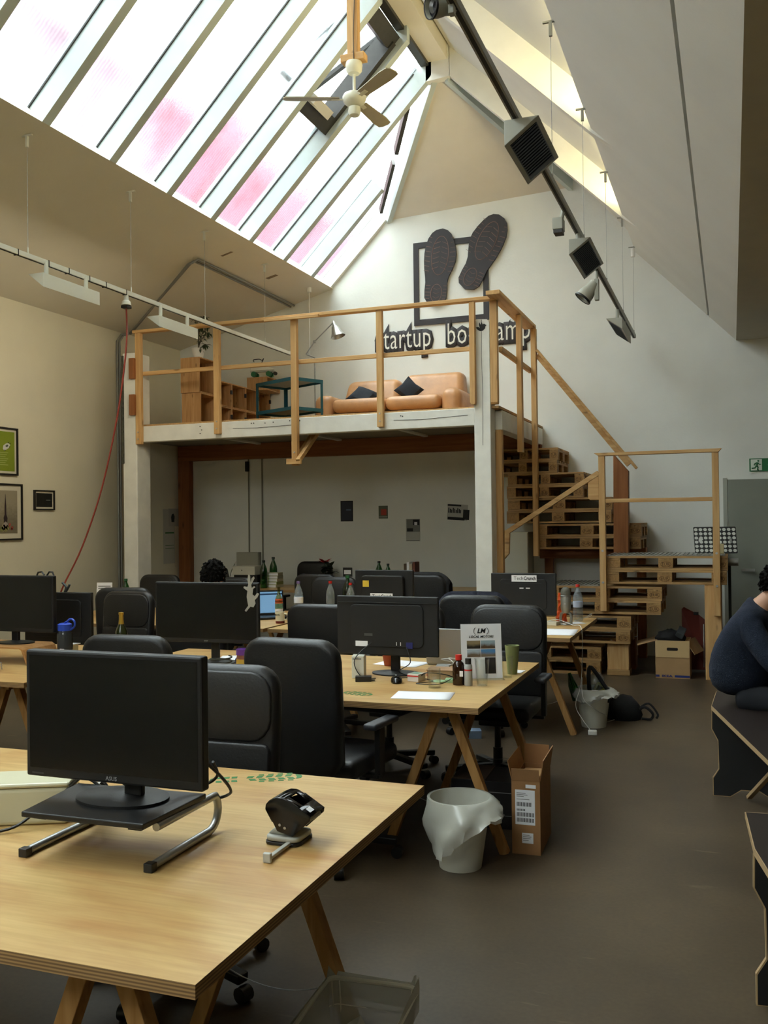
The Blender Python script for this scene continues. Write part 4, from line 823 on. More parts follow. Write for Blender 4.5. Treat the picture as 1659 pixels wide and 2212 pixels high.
box('paper_label', paper, -1.390,-1.371,4.930,4.9325,.80,.83)['label']='x'; tag(bpy.data.objects['paper_label'],'small white label on the brown medicine bottle','label')
o_ = bpy.data.objects['paper_label']; o_.parent = bpy.data.objects['medicine_bottle']; o_.location = (1.404,-4.965,-Z)
del o_['category']; del o_['label']
lathe_thing('spray_bottle','small grey bottle with black cap and a red band','bottle',(-1.348,4.955,Z),[('body',[(0,0),(.021,0),(.022,.003),(.022,.105),(.018,.115),(0,.115)],plain('bottle_grey','#A9ABA9',.4)),('band',[(.0223,.08),(.0223,.088)],red_m),('cap',[(0,.115),(.0165,.115),(.0165,.145),(0,.147)],black)])
def tumbler(label, loc, r0, r1, h, grp='drinking glasses'): lathe_thing('drinking_glass', label, 'glass', loc, [('wall',[(r0*.9,.006),(r1-.003,h),(r1,h),(r0,.0),(0,0),(0,.006),(r0*.9,.006)],clear)], grp)
tumbler('tall empty glass in front of the flyer stand', (-1.277,4.975,Z), .028, .041, .145); tumbler('low empty glass jar beside the paper sheet', (-1.502,4.835,Z), .033, .034, .105); tumbler('slim glass at the desk corner in front of the green cup', (-1.205,5.27,Z), .026, .033, .12)
lathe_thing('green_cup','pale green cup standing behind the slim glass','cup',(-1.205,5.40,Z),[('body',[(0,0),(.028,0),(.042,.165),(.038,.165),(.026,.01),(0,.01)],plain('pale_green','#8A9360',.6))])
fl = thing('flyer_stand','acrylic stand with a white flyer of small photographs','flyer stand',(-1.325,5.17,Z), R(24))
Mx = Matrix.Rotation(R(-7),4,'X')
MB().box(-.115,.115,0,.003,.004,.308,Mx).build('flyer', paper, fl); MB().box(-.12,.12,.004,.006,.0,.312,Mx).build('acrylic_back', clear, fl); MB().box(-.12,.12,-.05,.09,0,.003).build('acrylic_foot', clear, fl)
def print_box(x0,x1,z0,z1,c): MB().box(x0,x1,-.0012,-.0002,z0,z1,Mx).build('photo', c, fl)
def photo_mat(name, sky_, ground):
    m, n, l, b = nmat(name); t = n.new('ShaderNodeTexCoord'); z = n.new('ShaderNodeTexNoise'); z.inputs['Scale'].default_value = 35; z.inputs['Detail'].default_value = 4
    s = n.new('ShaderNodeSeparateXYZ'); r = n.new('ShaderNodeValToRGB'); a = n.new('ShaderNodeMath'); a.operation = 'MULTIPLY_ADD'; a.inputs[1].default_value = .6
    l.new(t.outputs['Generated'], s.inputs[0]); l.new(t.outputs['Object'], z.inputs[0]); l.new(z.outputs[0], a.inputs[0]); l.new(s.outputs[2], a.inputs[2]); l.new(a.outputs[0], r.inputs[0])
    e = r.color_ramp.elements; e[0].position = .55; e[0].color = lin(ground); e[1].position = 1.0; e[1].color = lin(sky_); l.new(r.outputs[0], b.inputs['Base Color']); b.inputs['Roughness'].default_value = .5; return m
print_box(-.082,-.006,.170,.215,photo_mat('photo_a','#8A7A5A','#2C2416')); print_box(-.003,.078,.170,.215,photo_mat('photo_b','#8FA3AC','#5A4530')); print_box(-.082,-.006,.124,.166,photo_mat('photo_c','#A9B7C2','#6B5A48')); print_box(-.003,.078,.124,.166,photo_mat('photo_d','#4D83B5','#7A6A58')); print_box(.018,.078,.03,.12,photo_mat('photo_e','#2A2625','#141312'))
def on_fl(name, s, size, x, z, **k):
    o = text(name, s, size, ink, fl, **k); o.rotation_euler = (R(90-7),0,0); p = Mx @ Vector((x,-.0012,z)); o.location = p
on_fl('logo_text','LM',.036,0,.268,shear=.3,off=.0008); on_fl('flyer_text','LOCAL MOTORS',.0185,0,.236,shear=.25,off=.0003)
for s in (1,-1): MB().tube([Mx @ Vector((s*(.026+.016*math.cos(R(a))),-.0012,.268+.019*math.sin(R(a)))) for a in range(-75,76,15)], .0013, 4).build('logo_arc', ink, fl)
ll = thing('laptop','silver laptop lid standing open behind the flyer stand','laptop',(-1.62,5.60,Z))
sil = plain('silver_lid','#A8A9AA',.35,.6); box('base', sil, -.165, .165, -.0, .22, 0, .014, ll, .004); MB().box(-.165,.165,-.004,.004,.0,.225,Matrix.Translation((0,-.01,.012)) @ Matrix.Rotation(R(12),4,'X')).build('lid', sil, ll, .003)
ms = thing('computer_mouse','black computer mouse with its cable on the second desk','computer mouse',(-1.751,4.93,Z),R(25))
m_ = MB(); m_.lathe([(0,0),(.9,0),(1,.25),(.85,.75),(.5,1),(0,1.06)], 20, Matrix.Diagonal((.033,.055,.034,1))).build('shell', black_gloss, ms, smooth=True); MB().cyl((-.004,.03,.034),(.004,.03,.034),.007).build('scroll_wheel', grey_pl, ms)
cable_m = plain('black_cable','#0E0E0F',.5); white_cable = plain('white_cable','#C9C8C2',.5)
MB().tube(spline([(0,.055,.012),(.04,.12,.006),(.14,.1,.006),(.2,-.02,.006),(.1,-.08,.006),(.22,-.12,.006),(.3,-.04,.02)],5), .0025, 5).build('cable', cable_m, ms)
def cable(label, pts, mat, r=.003, grp=None): tag(MB().tube(spline(pts,6), r, 6).build('cable', mat, smooth=True), label, 'cable', grp)
cable('black monitor cables looping beside the white box on the second desk',[(-1.95,5.08,.95),(-2.02,4.98,.86),(-1.98,4.98,.765),(-1.9,5.0,.756),(-2.0,4.96,.756),(-1.88,4.93,.758),(-1.96,4.9,.756)],cable_m)
cable('black cable hanging behind the stand of the second desk monitor',[(-1.74,5.07,.93),(-1.7,5.02,.85),(-1.76,5.0,.80),(-1.66,5.02,.77),(-1.6,5.0,.80),(-1.5,5.03,.79),(-1.45,5.07,.765)],cable_m)
cable('tangle of white cables behind the tan box',[(-1.68,5.4,.76),(-1.55,5.36,.80),(-1.6,5.45,.82),(-1.45,5.4,.80),(-1.5,5.5,.78),(-1.65,5.45,.81),(-1.4,5.42,.83),(-1.38,5.5,.80),(-1.6,5.55,.765)],white_cable)
cable('white cable draped over the third desk edge down to the bin',[(-1.5,8.0,.77),(-1.4,7.98,.80),(-1.25,7.9,.765),(-1.16,7.75,.765),(-1.13,7.6,.6),(-1.13,7.5,.35),(-1.16,7.42,.2),(-1.1,7.36,.1),(-1.03,7.31,.03)],white_cable)
cable('thin white cable looping from the bin to the floor',[(-1.12,7.5,.40),(-1.10,7.42,.25),(-1.0,7.44,.16),(-.94,7.55,.1),(-1.0,7.7,.01),(-.88,7.95,.01)],white_cable)
def sbox(name, label, cat, x0,x1,y0,y1,z0,z1, mat, rz=0., parts=(), grp=None, bevel=.002):
    cx, cy = (x0+x1)/2, (y0+y1)/2; t = thing(name, label, cat, (cx,cy,z0), rz, grp); w, d, h = (x1-x0)/2, (y1-y0)/2, z1-z0
    box('body', mat, -w, w, -d, d, 0, h, t, bevel)
    for nm, m, a in parts: box(nm, m, *a, t)
    return t
sbox('white_box','white upright cardboard box beside the tall chair','box',-2.06,-1.99,5.0,5.12,Z,Z+.125,plain('box_white','#D5D4C8',.7),R(15),[('opening',black_matte,(-.03,.02,-.061,-.0602,.108,.112))])
tb = sbox('tan_box','small open tan cardboard box behind the brown bottle','box',-1.62,-1.46,5.06,5.19,Z,Z+.055,plain('tan_card','#A98462',.8,var=.08),R(6),[('lid_flap',plain('tan_card','#A98462',.8),(-.085,.08,-.07,.066,.0555,.058))])
sbox('small_box','small white and red printed box beside the mouse','box',-1.70,-1.63,4.98,5.06,Z,Z+.042,plain('box_pale','#D8CFC4',.6),R(-12),[('print',red_m,(-.036,.036,-.0415,-.0405,.028,.034)),('top_print',plain('top_green','#88A891',.6),(-.025,.025,-.03,.03,.0425,.0432))])
def sheet(label, cx, cy, w, d, rz, z=Z, mat=paper, grp='paper sheets on the desks', curl=.0):
    t = thing('paper_sheet', label, 'paper', (cx,cy,z), rz, grp); n = 6; vs = []; fs = []
    for i in range(n+1):
        for j in range(n+1):
            u, v = i/n-.5, j/n-.5; vs.append((u*w, v*d, .0012+curl*max(0,(abs(u)-.3))*abs(v)*4))
    for i in range(n):
        for j in range(n): a = i*(n+1)+j; fs.append((a,a+n+1,a+n+2,a+1))
    MB().add(vs,fs).build('sheet', mat, t, smooth=True, solid=.001); return t
sheet('white paper sheet near the front edge of the second desk', -1.49, 4.60, .30, .21, R(8)); sheet('white printed sheet on the right end of the third desk', -1.31, 7.50, .30, .42, R(4)); sheet('small white card at the right edge of the second desk', -1.185, 5.48, .055, .11, R(-5)); sheet('white papers under the wide monitor with the rabbit sticker', -3.05, 5.55, .3, .21, R(20)); sheet('white papers behind the large monitor on the second desk', -1.95, 5.6, .3, .22, R(-10)); sheet('white sheet beside the purple jar', -2.78, 5.33, .21, .3, R(30)); sheet('papers in the tray at the left picture edge', -4.33, 4.56, .21, .16, R(0), Z+.03)
sbox('sticky_notes','pad of pale green sticky notes','note pad',-1.50,-1.43,5.0,5.07,Z,Z+.018,plain('note_green','#A5C79A',.7),R(10)); sbox('sticky_notes','loose green note beside the glass jar','note pad',-1.57,-1.50,4.99,5.06,Z,Z+.006,plain('note_green','#A5C79A',.7),R(-20))
lathe_thing('terracotta_pot','small terracotta pot behind the monitor stand','pot',(-2.0,5.5,Z),[('body',[(0,0),(.03,0),(.042,.07),(.045,.07),(.045,.085),(.04,.085),(.03,.06),(0,.06)],plain('terracotta','#A34E30',.8))])
sbox('power_supply','grey power brick among the cables','power supply',-1.66,-1.58,5.34,5.44,Z,Z+.035,grey_pl,R(12)); sbox('red_pen_case','bright red pen lying by the monitor base','pen',-1.66,-1.55,5.16,5.175,Z,Z+.012,plain('pen_red','#B02038',.4),R(-25)); sbox('black_adapter','black power adapter with a coiled lead','power supply',-1.99,-1.9,4.90,4.95,Z,Z+.028,black,R(20))
jr = lathe_thing('snack_jar','purple lidded plastic jar with a yellow label','jar',(-2.817,5.16,Z),[('body',[(0,0),(.052,0),(.053,.07),(.05,.085),(0,.085)],plain('jar_brown','#7A4A35',.4)),('label',[(.0545,.03),(.0545,.06)],plain('label_yellow','#B5963A',.6)),('lid',[(0,.085),(.055,.085),(.056,.118),(0,.12)],plain('lid_purple','#5B2A86',.4))])
cable('coiled dark cables at the foot of the rabbit sticker monitor',[(-3.0+.07*math.cos(t), 5.18+.06*math.sin(t), .757+.004*t) for t in [k*.55 for k in range(26)]],plain('cable_olive','#2A2A22',.6),.005)
cable('blue cable beside the purple jar',[(-2.93,5.25,.76),(-2.9,5.2,.80),(-2.87,5.24,.82),(-2.9,5.28,.79),(-2.86,5.3,.76)],plain('cable_blue','#1C2F7A',.5),.006)
# front desk
hp = thing('hole_punch','black and grey desk hole punch with its paper guide pulled out','hole punch',(-1.18,2.40,Z))
hg = plain('punch_grey','#A9A99F',.5); gm = plain('guide_grey','#B5B5AC',.45)
MB().prism(rrect(-.052,.055,-.052,.058,.022,5), 0, .009).build('base_pad', black, hp, .002); MB().prism(rrect(-.05,.053,-.05,.056,.022,5), .0092, .024).build('base', hg, hp, .005, 2, True)
MB().prism([(-.048,.024),(.03,.024),(.03,.04),(-.01,.048),(-.03,.04)], -.034, .04, axis='y').build('punch_body', hg, hp, .005); MB().prism([(.032,.03),(.086,.070),(.08,.082),(.0,.055),(.0,.03)], -.036, .042, axis='y').build('punch_front', hg, hp, .004)
prof = [(-.048,.095),(-.046,.108),(-.034,.121),(-.014,.13),(.004,.131),(.03,.122),(.09,.086),(.088,.074),(.035,.027),(-.012,.037),(-.026,.062)]
MB().prism(prof, -.046, -.039, axis='y').build('handle_side', black_gloss, hp, .002, 2, True); MB().prism([p for p in prof if p[1] < .1 or p[0] > .02], .045, .052, axis='y').build('handle_side', black_gloss, hp, .002, 2, True)
def strip(pts, ya, yb, nm):
    m = MB()
    for (a,b),(c,d) in zip(pts,pts[1:]): m.add([(a,ya,b),(a,yb,b),(c,yb,d),(c,ya,d)],[(0,1,2,3)])
    m.build(nm, black_gloss, hp, smooth=True, solid=.006)
strip([(-.026,.062),(-.046,.095),(-.044,.107),(-.034,.118),(-.014,.127),(.004,.128),(.012,.125)], -.043, .049, 'handle_grip'); strip([(.055,.104),(.088,.084)], -.043, .049, 'handle_front')
strip([(.012,.125),(.055,.104)], -.043, -.02, 'handle_bar'); strip([(.012,.125),(.055,.104)], .03, .049, 'handle_bar')
MB().box(-.008,.008,-.026,.0,-.0006,.0006,Matrix.Translation((.074,0,.0966)) @ Matrix.Rotation(R(31),4,'Y')).build('brand_mark',paper,hp)
for x, z in ((-.003,.056),(.012,.049)): MB().cyl((x,-.0458,z),(x,-.0475,z),.004,n=10).build('rivet', steel, hp)
MB().box(.018,.032,-.172,-.04,.004,.013).build('paper_guide', gm, hp, .002); MB().box(.014,.037,-.182,-.170,.0,.026).build('guide_stop', gm, hp, .003)
cbx = thing('cable_box','long cream cable box behind the monitor riser','cable box',(-1.868,2.325,Z),R(26)); cbm = plain('cream_plastic','#C9C6AA',.35)
box('body', cbm, -.85, 0, 0, .16, 0, .11, cbx, .012, 3); box('lid', cbm, -.852, .002, -.002, .162, .1105, .124, cbx, .006)
def loop(label, pts): cable(label, pts, cable_m, .0045, 'monitor cables on the nearest desk')
loop('black cable falling from the front monitor to the left desk edge',[(-1.72,2.24,.99),(-1.78,2.3,.93),(-1.86,2.32,.86),(-1.93,2.26,.80),(-1.98,2.2,.762),(-2.1,2.12,.757),(-2.3,2.12,.757)])
loop('coil of black cable behind the left riser leg',[(-1.80+.075*math.cos(t),2.33+.02*math.sin(t*.7),.83+.065*math.sin(t)) for t in [k*.5 for k in range(28)]])
loop('black cable sagging behind the right side of the front monitor',[(-1.5,2.22,.97),(-1.47,2.3,.92),(-1.42,2.34,.90),(-1.37,2.34,.93),(-1.36,2.3,.98)]); loop('black cable curling round the right riser leg',[(-1.38,2.28,.99),(-1.35,2.33,.93),(-1.35,2.38,.88),(-1.39,2.42,.85),(-1.43,2.40,.84)])
loop('short black cable loop under the middle of the front monitor',[(-1.66,2.24,.98),(-1.66,2.28,.92),(-1.63,2.28,.90),(-1.6,2.27,.93),(-1.59,2.24,.98)])
# left second-row desk
ps = thing('bent_plywood_stand','bent plywood monitor stand at the left picture edge','monitor stand')
pw = wood('stand_ply','#B98A57','#9A6D3E','x',1.2,knots=False); q = [(-4.80,.757),(-4.80,.84),(-4.78,.855),(-4.28,.855),(-4.262,.845),(-4.225,.757)]
for i,(a,b) in enumerate(zip(q,q[1:])): pass
o1 = [(-4.82,.7505),(-4.82,.845),(-4.795,.865),(-4.275,.865),(-4.25,.85),(-4.21,.7505)]; i1 = [(-4.222,.7505),(-4.262,.843),(-4.28,.853),(-4.79,.853),(-4.808,.84),(-4.808,.7505)]
MB().prism(o1+i1, 4.86, 5.17, axis='y').build('bent_sheet', pw, ps, .002)
wr = thing('wire_tray','small clear wire tray with papers at the left edge','tray'); MB().tube([(-4.42,4.46,.757),(-4.42,4.46,.80),(-4.24,4.46,.80),(-4.235,4.46,.757)], .003, 6).tube([(-4.42,4.66,.757),(-4.42,4.66,.80),(-4.24,4.66,.80),(-4.235,4.66,.757)], .003, 6).build('wire', steel, wr); box('tray_floor', clear, -4.42, -4.235, 4.45, 4.67, .7765, .7795, wr)
wb = thing('water_bottle','smoky plastic water bottle with a blue loop lid','bottle',(-4.075,5.05,Z)); wb.scale = (1.1,1.1,1.12); smoky = plain('smoky_plastic','#2C3034',.15)
MB().lathe([(0,0),(.042,0),(.045,.006),(.045,.165),(.038,.18),(.036,.185)], 24).build('body', smoky, wb, smooth=True); lidb = plain('lid_blue','#1E45B8',.4); MB().lathe([(0,.186),(.04,.186),(.041,.222),(.03,.228),(0,.228)], 20).build('lid', lidb, wb, smooth=True)
MB().tube([(.0,0,.23)]+[(.045+.028*math.cos(R(a)),0,.225+.028*math.sin(R(a))) for a in range(150,-80,-20)]+[(.042,0,.19)], .006, 6).build('loop', lidb, wb); box('label', paper, .0, .03, -.0462, -.0455, .05, .085, wb); box('label_mark', ink, .004, .026, -.0466, -.0462, .056, .078, wb)
lathe_thing('champagne_bottle','green champagne bottle with gold foil neck','bottle',(-4.05,5.62,Z),[('body',[(0,0),(.044,0),(.045,.1),(.04,.14),(.02,.19),(.017,.2)],plain('bottle_olive','#2B3018',.15)),('foil',[(.0175,.165),(.02,.19),(.016,.22),(.0155,.255),(.018,.258),(.018,.272),(0,.275)],plain('gold_foil','#C9A94A',.35,.7))])
lathe_thing('green_cup','small green cup beside the left monitor','cup',(-4.56,4.95,.8655),[('body',[(0,0),(.03,0),(.036,.07),(.032,.07),(0,.01)],plain('cup_green','#4E7A2A',.5))])
sbox('paper_tub','white paper tub with cables behind the blue lidded bottle','tub',-4.24,-4.15,5.19,5.28,Z,Z+.09,plain('tub_cream','#CFCBB4',.6),0,[('rim',paper,(-.055,.055,-.055,.055,.09,.095))]); sbox('gadget','small grey gadget beside the water bottle','gadget',-4.0,-3.94,5.22,5.28,Z,Z+.05,grey_pl,R(20)); sbox('glue_stick','short white glue stick standing by the chair','glue stick',-3.87,-3.84,5.3,5.33,Z,Z+.055,white_pl)
cable('grey cable arching between the bottle and the chair',[(-4.02,5.12,.80),(-3.98,5.2,.86),(-3.92,5.25,.86),(-3.88,5.28,.80),(-3.86,5.26,.757)],plain('cable_grey','#9A9A96',.5),.004)
# third row
mg = lathe_thing('coffee_mug','white lettered mug with a dark red foot','mug',(-3.774,7.56,Z),[('foot',[(0,0),(.04,0),(.041,.022),(0,.022)],plain('mug_red','#6B1F18',.4)),('body',[(.041,.022),(.042,.1),(.039,.1),(.038,.03),(0,.028)],plain('mug_cream','#D5D0B8',.4))])
MB().tube([(.04,0,.085),(.065,0,.085),(.075,0,.06),(.065,0,.035),(.04,0,.033)], .006, 8).build('handle', plain('mug_cream','#D5D0B8',.4), mg); text('mug_text','Berlin',.024,ink,mg,(-.004,-.0425,.078),(R(90),0,R(-14)),.0006)
sbox('orange_box','small orange box beside the mug','box',-3.665,-3.635,7.53,7.58,Z,Z+.085,plain('box_orange','#C96A1E',.6)); sbox('tea_light','white candle stub on a tray between the bottles','candle',-3.745,-3.725,8.36,8.38,Z,Z+.08,paper,0,[('tray',plain('tray_olive','#5A5638',.6),(-.06,.04,-.05,.05,0,.006))])
lp = thing('open_laptop','black laptop with a lit blue screen beside the wide monitor','laptop',(-4.06,7.92,Z),R(40))
box('base', black, -.17, .17, -.12, .12, 0, .02, lp, .004); Mx2 = Matrix.Translation((0,.12,.02)) @ Matrix.Rotation(R(-14),4,'X'); MB().box(-.17,.17,-.006,.006,0,.235,Mx2).build('lid', black, lp, .003)
lpm = plain('laptop_screen','#5C7F9E',.3,emit=.55); MB().box(-.155,.155,-.0075,-.006,.02,.22,Mx2).build('screen', lpm, lp); MB().box(-.155,.155,-.0082,-.0076,.19,.205,Mx2).build('screen_bar', plain('screen_bar','#1D3550',.3,emit=.3), lp)
lathe_thing('wine_bottle','clear glass bottle with an orange seal behind the mug','bottle',(-3.98,7.95,Z),[('body',[(0,0),(.036,0),(.037,.16),(.03,.19),(.014,.23),(.014,.29),(0,.29)],clear_mat('pale_yellow_glass','#C9C79A',.14)),('seal',[(.0378,.14),(.034,.18)],plain('seal_orange','#D0582A',.6)),('label',[(.0376,.04),(.0376,.09)],paper)])
mc = thing('microphone','silver desk microphone with a grey domed grille','microphone',(-1.33,8.05,Z)); sm = plain('mic_silver','#9C9C94',.35,.5)
MB().lathe([(0,0),(.055,0),(.055,.008),(.05,.014),(0,.016)], 26).build('foot', sm, mc, smooth=True)
MB().tube([(-.042,0,.01),(-.045,0,.06),(-.04,0,.09),(-.02,0,.105),(.02,0,.105),(.04,0,.09),(.045,0,.06),(.042,0,.01)], .012, 8).build('yoke', sm, mc, smooth=True)
MB().lathe([(0,.10),(.028,.10),(.038,.12),(.043,.14),(.044,.235),(.042,.24)], 22).build('body', sm, mc, smooth=True); MB().lathe([(.043,.236),(.0455,.238),(.0455,.246),(.043,.248)], 22, cap=False).build('ring', steel, mc, smooth=True)
MB().lathe([(.043,.246),(.043,.275),(.036,.30),(.02,.315),(0,.319)], 22).build('grille', plain('grille','#6E6C60',.7,.3,bump=.5,bscale=300), mc, smooth=True); MB().cyl((0,-.043,.18),(0,-.047,.18),.008,n=10).build('knob', steel, mc)
oc = thing('orange_bag','crumpled orange plastic bag between the monitor and the microphone','bag',(-1.40,8.25,Z)); rs2 = random.Random(5); om = plain('orange_plastic','#D2501A',.35)
vs, fs = [], []
for i in range(9):
    for k in range(12): t_ = 2*math.pi*k/12; r_ = (.045-.002*i)*(1+.35*rs2.uniform(-1,1)); vs.append((r_*math.cos(t_), .7*r_*math.sin(t_), .005+i*.031))
for i in range(8):
    for k in range(12): fs.append((i*12+k,i*12+(k+1)%12,(i+1)*12+(k+1)%12,(i+1)*12+k))
fs += [tuple(range(12))[::-1], tuple(96+k for k in range(12))]; MB().add(vs,fs).build('bag_body', om, oc)
sbox('white_adapter','white power adapter and strip by the microphone','adapter',-1.53,-1.38,7.96,8.04,Z,Z+.03,plain('cream_adapter','#CFCAB8',.5),R(-15)); lathe_thing('white_plug','round white plug end lying by the monitor','plug',(-1.52,7.86,Z+.0),[('body',[(0,0),(.018,0),(.018,.035),(0,.04)],plain('cream_adapter','#CFCAB8',.5))])
cable('white cable loop on the corner of the third desk',[(-1.3,8.3,.757),(-1.22,8.4,.78),(-1.18,8.5,.80),(-1.2,8.58,.77),(-1.27,8.5,.757)],white_cable); sheet('white leaflet between the microphone and the water bottle', -1.27, 8.2, .12, .16, R(35))
pn = thing('notice_card','white printed notice card standing on the left third row desk','notice',(-5.64,7.55,Z),R(18)); MB().box(-.075,.075,0,.002,0,.34,Matrix.Rotation(R(-6),4,'X')).build('card', paper, pn)
for i, z in enumerate((.30,.28,.22,.19,.16,.13)): MB().box(-.06,.06-.02*(i%2),-.0008,-.0002,z,z+(.009 if i<2 else .004),Matrix.Rotation(R(-6),4,'X')).build('print_line', plain('print_grey','#6A6A66',.7), pn)
# under the mezzanine
TZ = .8405
sbox('black_case','black equipment case under the white carton','case',-5.88,-5.55,10.5,10.75,TZ,TZ+.155,black); sbox('white_carton','flat white carton on top of the black case','carton',-5.89,-5.575,10.48,10.76,TZ+.1555,TZ+.262,plain('carton_white','#BDBBAE',.7),0,[('print',ink,(-.03,-.02,-.1412,-.1402,.05,.065))])
bkc = [plain('book_a','#B9B79A',.7),plain('book_b','#8E9A5E',.7),plain('book_c','#C2BEA8',.7),plain('book_d','#A3A38E',.7)]
names = ['bottom','second','third','fourth','top']
for i in range(5):
    w = .24-.012*i; sbox('book', f'pale book, {names[i]} of the stack beside the green bottle', 'book', -5.52+.012*i, -5.52+.012*i+w, 10.5, 10.68, TZ+i*.0365, TZ+i*.0365+.036, bkc[i%4], R(3*i-5), [('pages',paper,(-w/2+.004,w/2-.004,-.0905,-.09,.005,.03))], 'stacked books under the mezzanine')
for i in range(4): sbox('book', ['brown book leaning at the left of the upright books','white book second from the left of the upright books','cream book third from the left of the upright books','red brown book at the right of the upright books'][i], 'book', -3.64+i*.036, -3.608+i*.036, 10.55, 10.72, TZ, TZ+.30+.02*(i%2), [plain('spine_brown','#5A4636',.7),paper,plain('spine_cream','#B5A88C',.7),plain('spine_red','#6B3A2A',.7)][i], 0, (), 'upright books under the mezzanine')
sbox('picture_card','small black framed card standing on the desk under the mezzanine','card',-4.43,-4.31,10.58,10.59,TZ+.14,TZ+.25,black,0,[('print',paper,(-.045,.045,-.0062,-.0052,.03,.08)),('foot',black,(-.01,.01,-.02,.05,-.14,0.0))])
fp = thing('red_poinsettia','red poinsettia with dark green leaves in a pot','plant',(-4.66,10.6,TZ)); MB().lathe([(0,0),(.06,0),(.085,.12),(.08,.12),(.05,.02)], 18).build('pot', plain('pot_dark','#3A2A22',.8), fp, smooth=True)
rs3 = random.Random(9); rl = plain('petal_red','#A01818',.6); gl2 = plain('leaf_green','#22301C',.6)
for k in range(7): m = MB(); leaf(m, (-.02,0,.30), (math.cos(k*.9), math.sin(k*.9), .35+.3*(k%2)), .12, .03); m.build('petal', rl, fp)
for k in range(16): m = MB(); leaf(m, (rs3.uniform(-.08,.1),rs3.uniform(-.05,.05),rs3.uniform(.12,.30)), (rs3.uniform(-1,1),rs3.uniform(-1,1),rs3.uniform(0,.9)), .15, .04); m.build('leaf', gl2, fp)
MB().cyl((0,0,.1),(-.02,0,.30),.008).build('stem', gl2, fp)
rh = thing('desk_phone_stand','dark handset leaning with a small flower stem, left of the cartons','handset',(-6.02,10.6,TZ)); MB().prism(rrect(-.035,.035,0,.24,.03), -.015, .015, Matrix.Rotation(R(-12),4,'Y'), axis='y').build('handset', black, rh, .006); MB().tube(spline([(.02,0,.1),(.05,0,.2),(.1,0,.29)],4), .004, 5).build('stem', plain('stem_green','#3C4A2A',.7), rh)
m = MB(); leaf(m,(.1,0,.28),(.4,0,1),.05,.018); m.build('bud', paper, rh)
# ================================================================ ON THE FLOOR
bagm = clear_mat('bin_liner','#C9CCC2',.22,.3)
def mk_bag():
    m, n, l, b = nmat('milky_liner'); n.remove(b); a = n.new('ShaderNodeBsdfTransparent'); d = n.new('ShaderNodeBsdfDiffuse'); d.inputs[0].default_value = lin('#CFCFC4'); g_ = n.new('ShaderNodeBsdfGlossy'); g_.inputs['Roughness'].default_value = .25
    x = n.new('ShaderNodeMixShader'); x.inputs[0].default_value = .62; y = n.new('ShaderNodeMixShader'); y.inputs[0].default_value = .08
    l.new(a.outputs[0],x.inputs[1]); l.new(d.outputs[0],x.inputs[2]); l.new(x.outputs[0],y.inputs[1]); l.new(g_.outputs[0],y.inputs[2]); l.new(y.outputs[0],n['Material Output'].inputs[0]); return m
milky = mk_bag(); binw = plain('bin_white','#D6D4C6',.45)
def round_bin(label, loc, rt, rb_, h, skirt):
    t = thing('waste_bin', label, 'waste bin', loc, 0, 'waste bins')
    MB().lathe([(0,0),(rb_,0),(rt,h-.01),(rt+.005,h-.008),(rt+.005,h),(rt-.003,h),(rb_-.004,.006),(0,.006)], 40).build('bin_body', binw, t, smooth=True)
    rs = random.Random(len(label)); nk = 48; vs = []; fs = []; rows = 7
    for i in range(rows):
        for k in range(nk):
            a = 2*math.pi*k/nk; drop = skirt*(.55+.45*math.sin(a*1.0+.9)*-1+.14*math.sin(3*a+1)); u = i/(rows-1)
            rr = rt+.007+.022*math.sin(u*2.6)*(1+.5*math.sin(a*5+i*.7))+.07*u*max(0,math.cos(a+.7))
            z = h+.004-u*max(.05,drop); rr -= (rt-rb_)*.6*u*max(.05,drop)/h
            vs.append((rr*math.cos(a)+.011*rs.uniform(-1,1)*u, rr*math.sin(a)+.011*rs.uniform(-1,1)*u, z+.012*rs.uniform(-1,1)*u))
    for i in range(rows-1):
        for k in range(nk): fs.append((i*nk+k,i*nk+(k+1)%nk,(i+1)*nk+(k+1)%nk,(i+1)*nk+k))
    n0 = len(vs)
    for i in range(3):
        for k in range(nk): a = 2*math.pi*k/nk; rr = rt-.006-.02*i*(1+.3*math.sin(7*a)); vs.append((rr*math.cos(a), rr*math.sin(a), h+.004-.07*i))
    for i in range(2):
        for k in range(nk): fs.append((n0+i*nk+k,n0+i*nk+(k+1)%nk,n0+(i+1)*nk+(k+1)%nk,n0+(i+1)*nk+k))
    for k in range(nk): fs.append((k,(k+1)%nk,n0+(k+1)%nk,n0+k))
    MB().add(vs,fs).build('bin_liner', milky, t, smooth=True); return t
b1 = round_bin('white round waste bin with a milky liner under the second desk', (-1.235,4.355,0), .148, .10, .325, .24)
for i,(x,y,r_) in enumerate(((-.05,.0,30),(.05,.02,-20),(.0,-.05,60))): MB().box(-.03,.03,-.02,.02,.17,.235,Matrix.Translation((x,y,0)) @ Matrix.Rotation(R(r_),4,'Z') @ Matrix.Rotation(R(12),4,'Y')).build('crumpled_wrapper', plain('wrapper','#8A7C6A',.7,var=.3,vscale=50), b1)
b3 = round_bin('white round waste bin overflowing with bottles beside the third desk', (-1.05,7.62,0), .135, .095, .30, .1)
MB().lathe([(0,.18),(.035,.18),(.037,.30),(.02,.37),(.012,.40),(0,.40)],14,Matrix.Translation((-.08,-.03,.03)) @ Matrix.Rotation(R(-15),4,'Y')).build('green_bottle', green_pet, b3, smooth=True)
MB().lathe([(0,.2),(.06,.2),(.075,.30),(.06,.38),(.03,.42),(0,.43)],14,Matrix.Translation((.02,.03,0))).build('clear_bag', pet, b3, smooth=True)
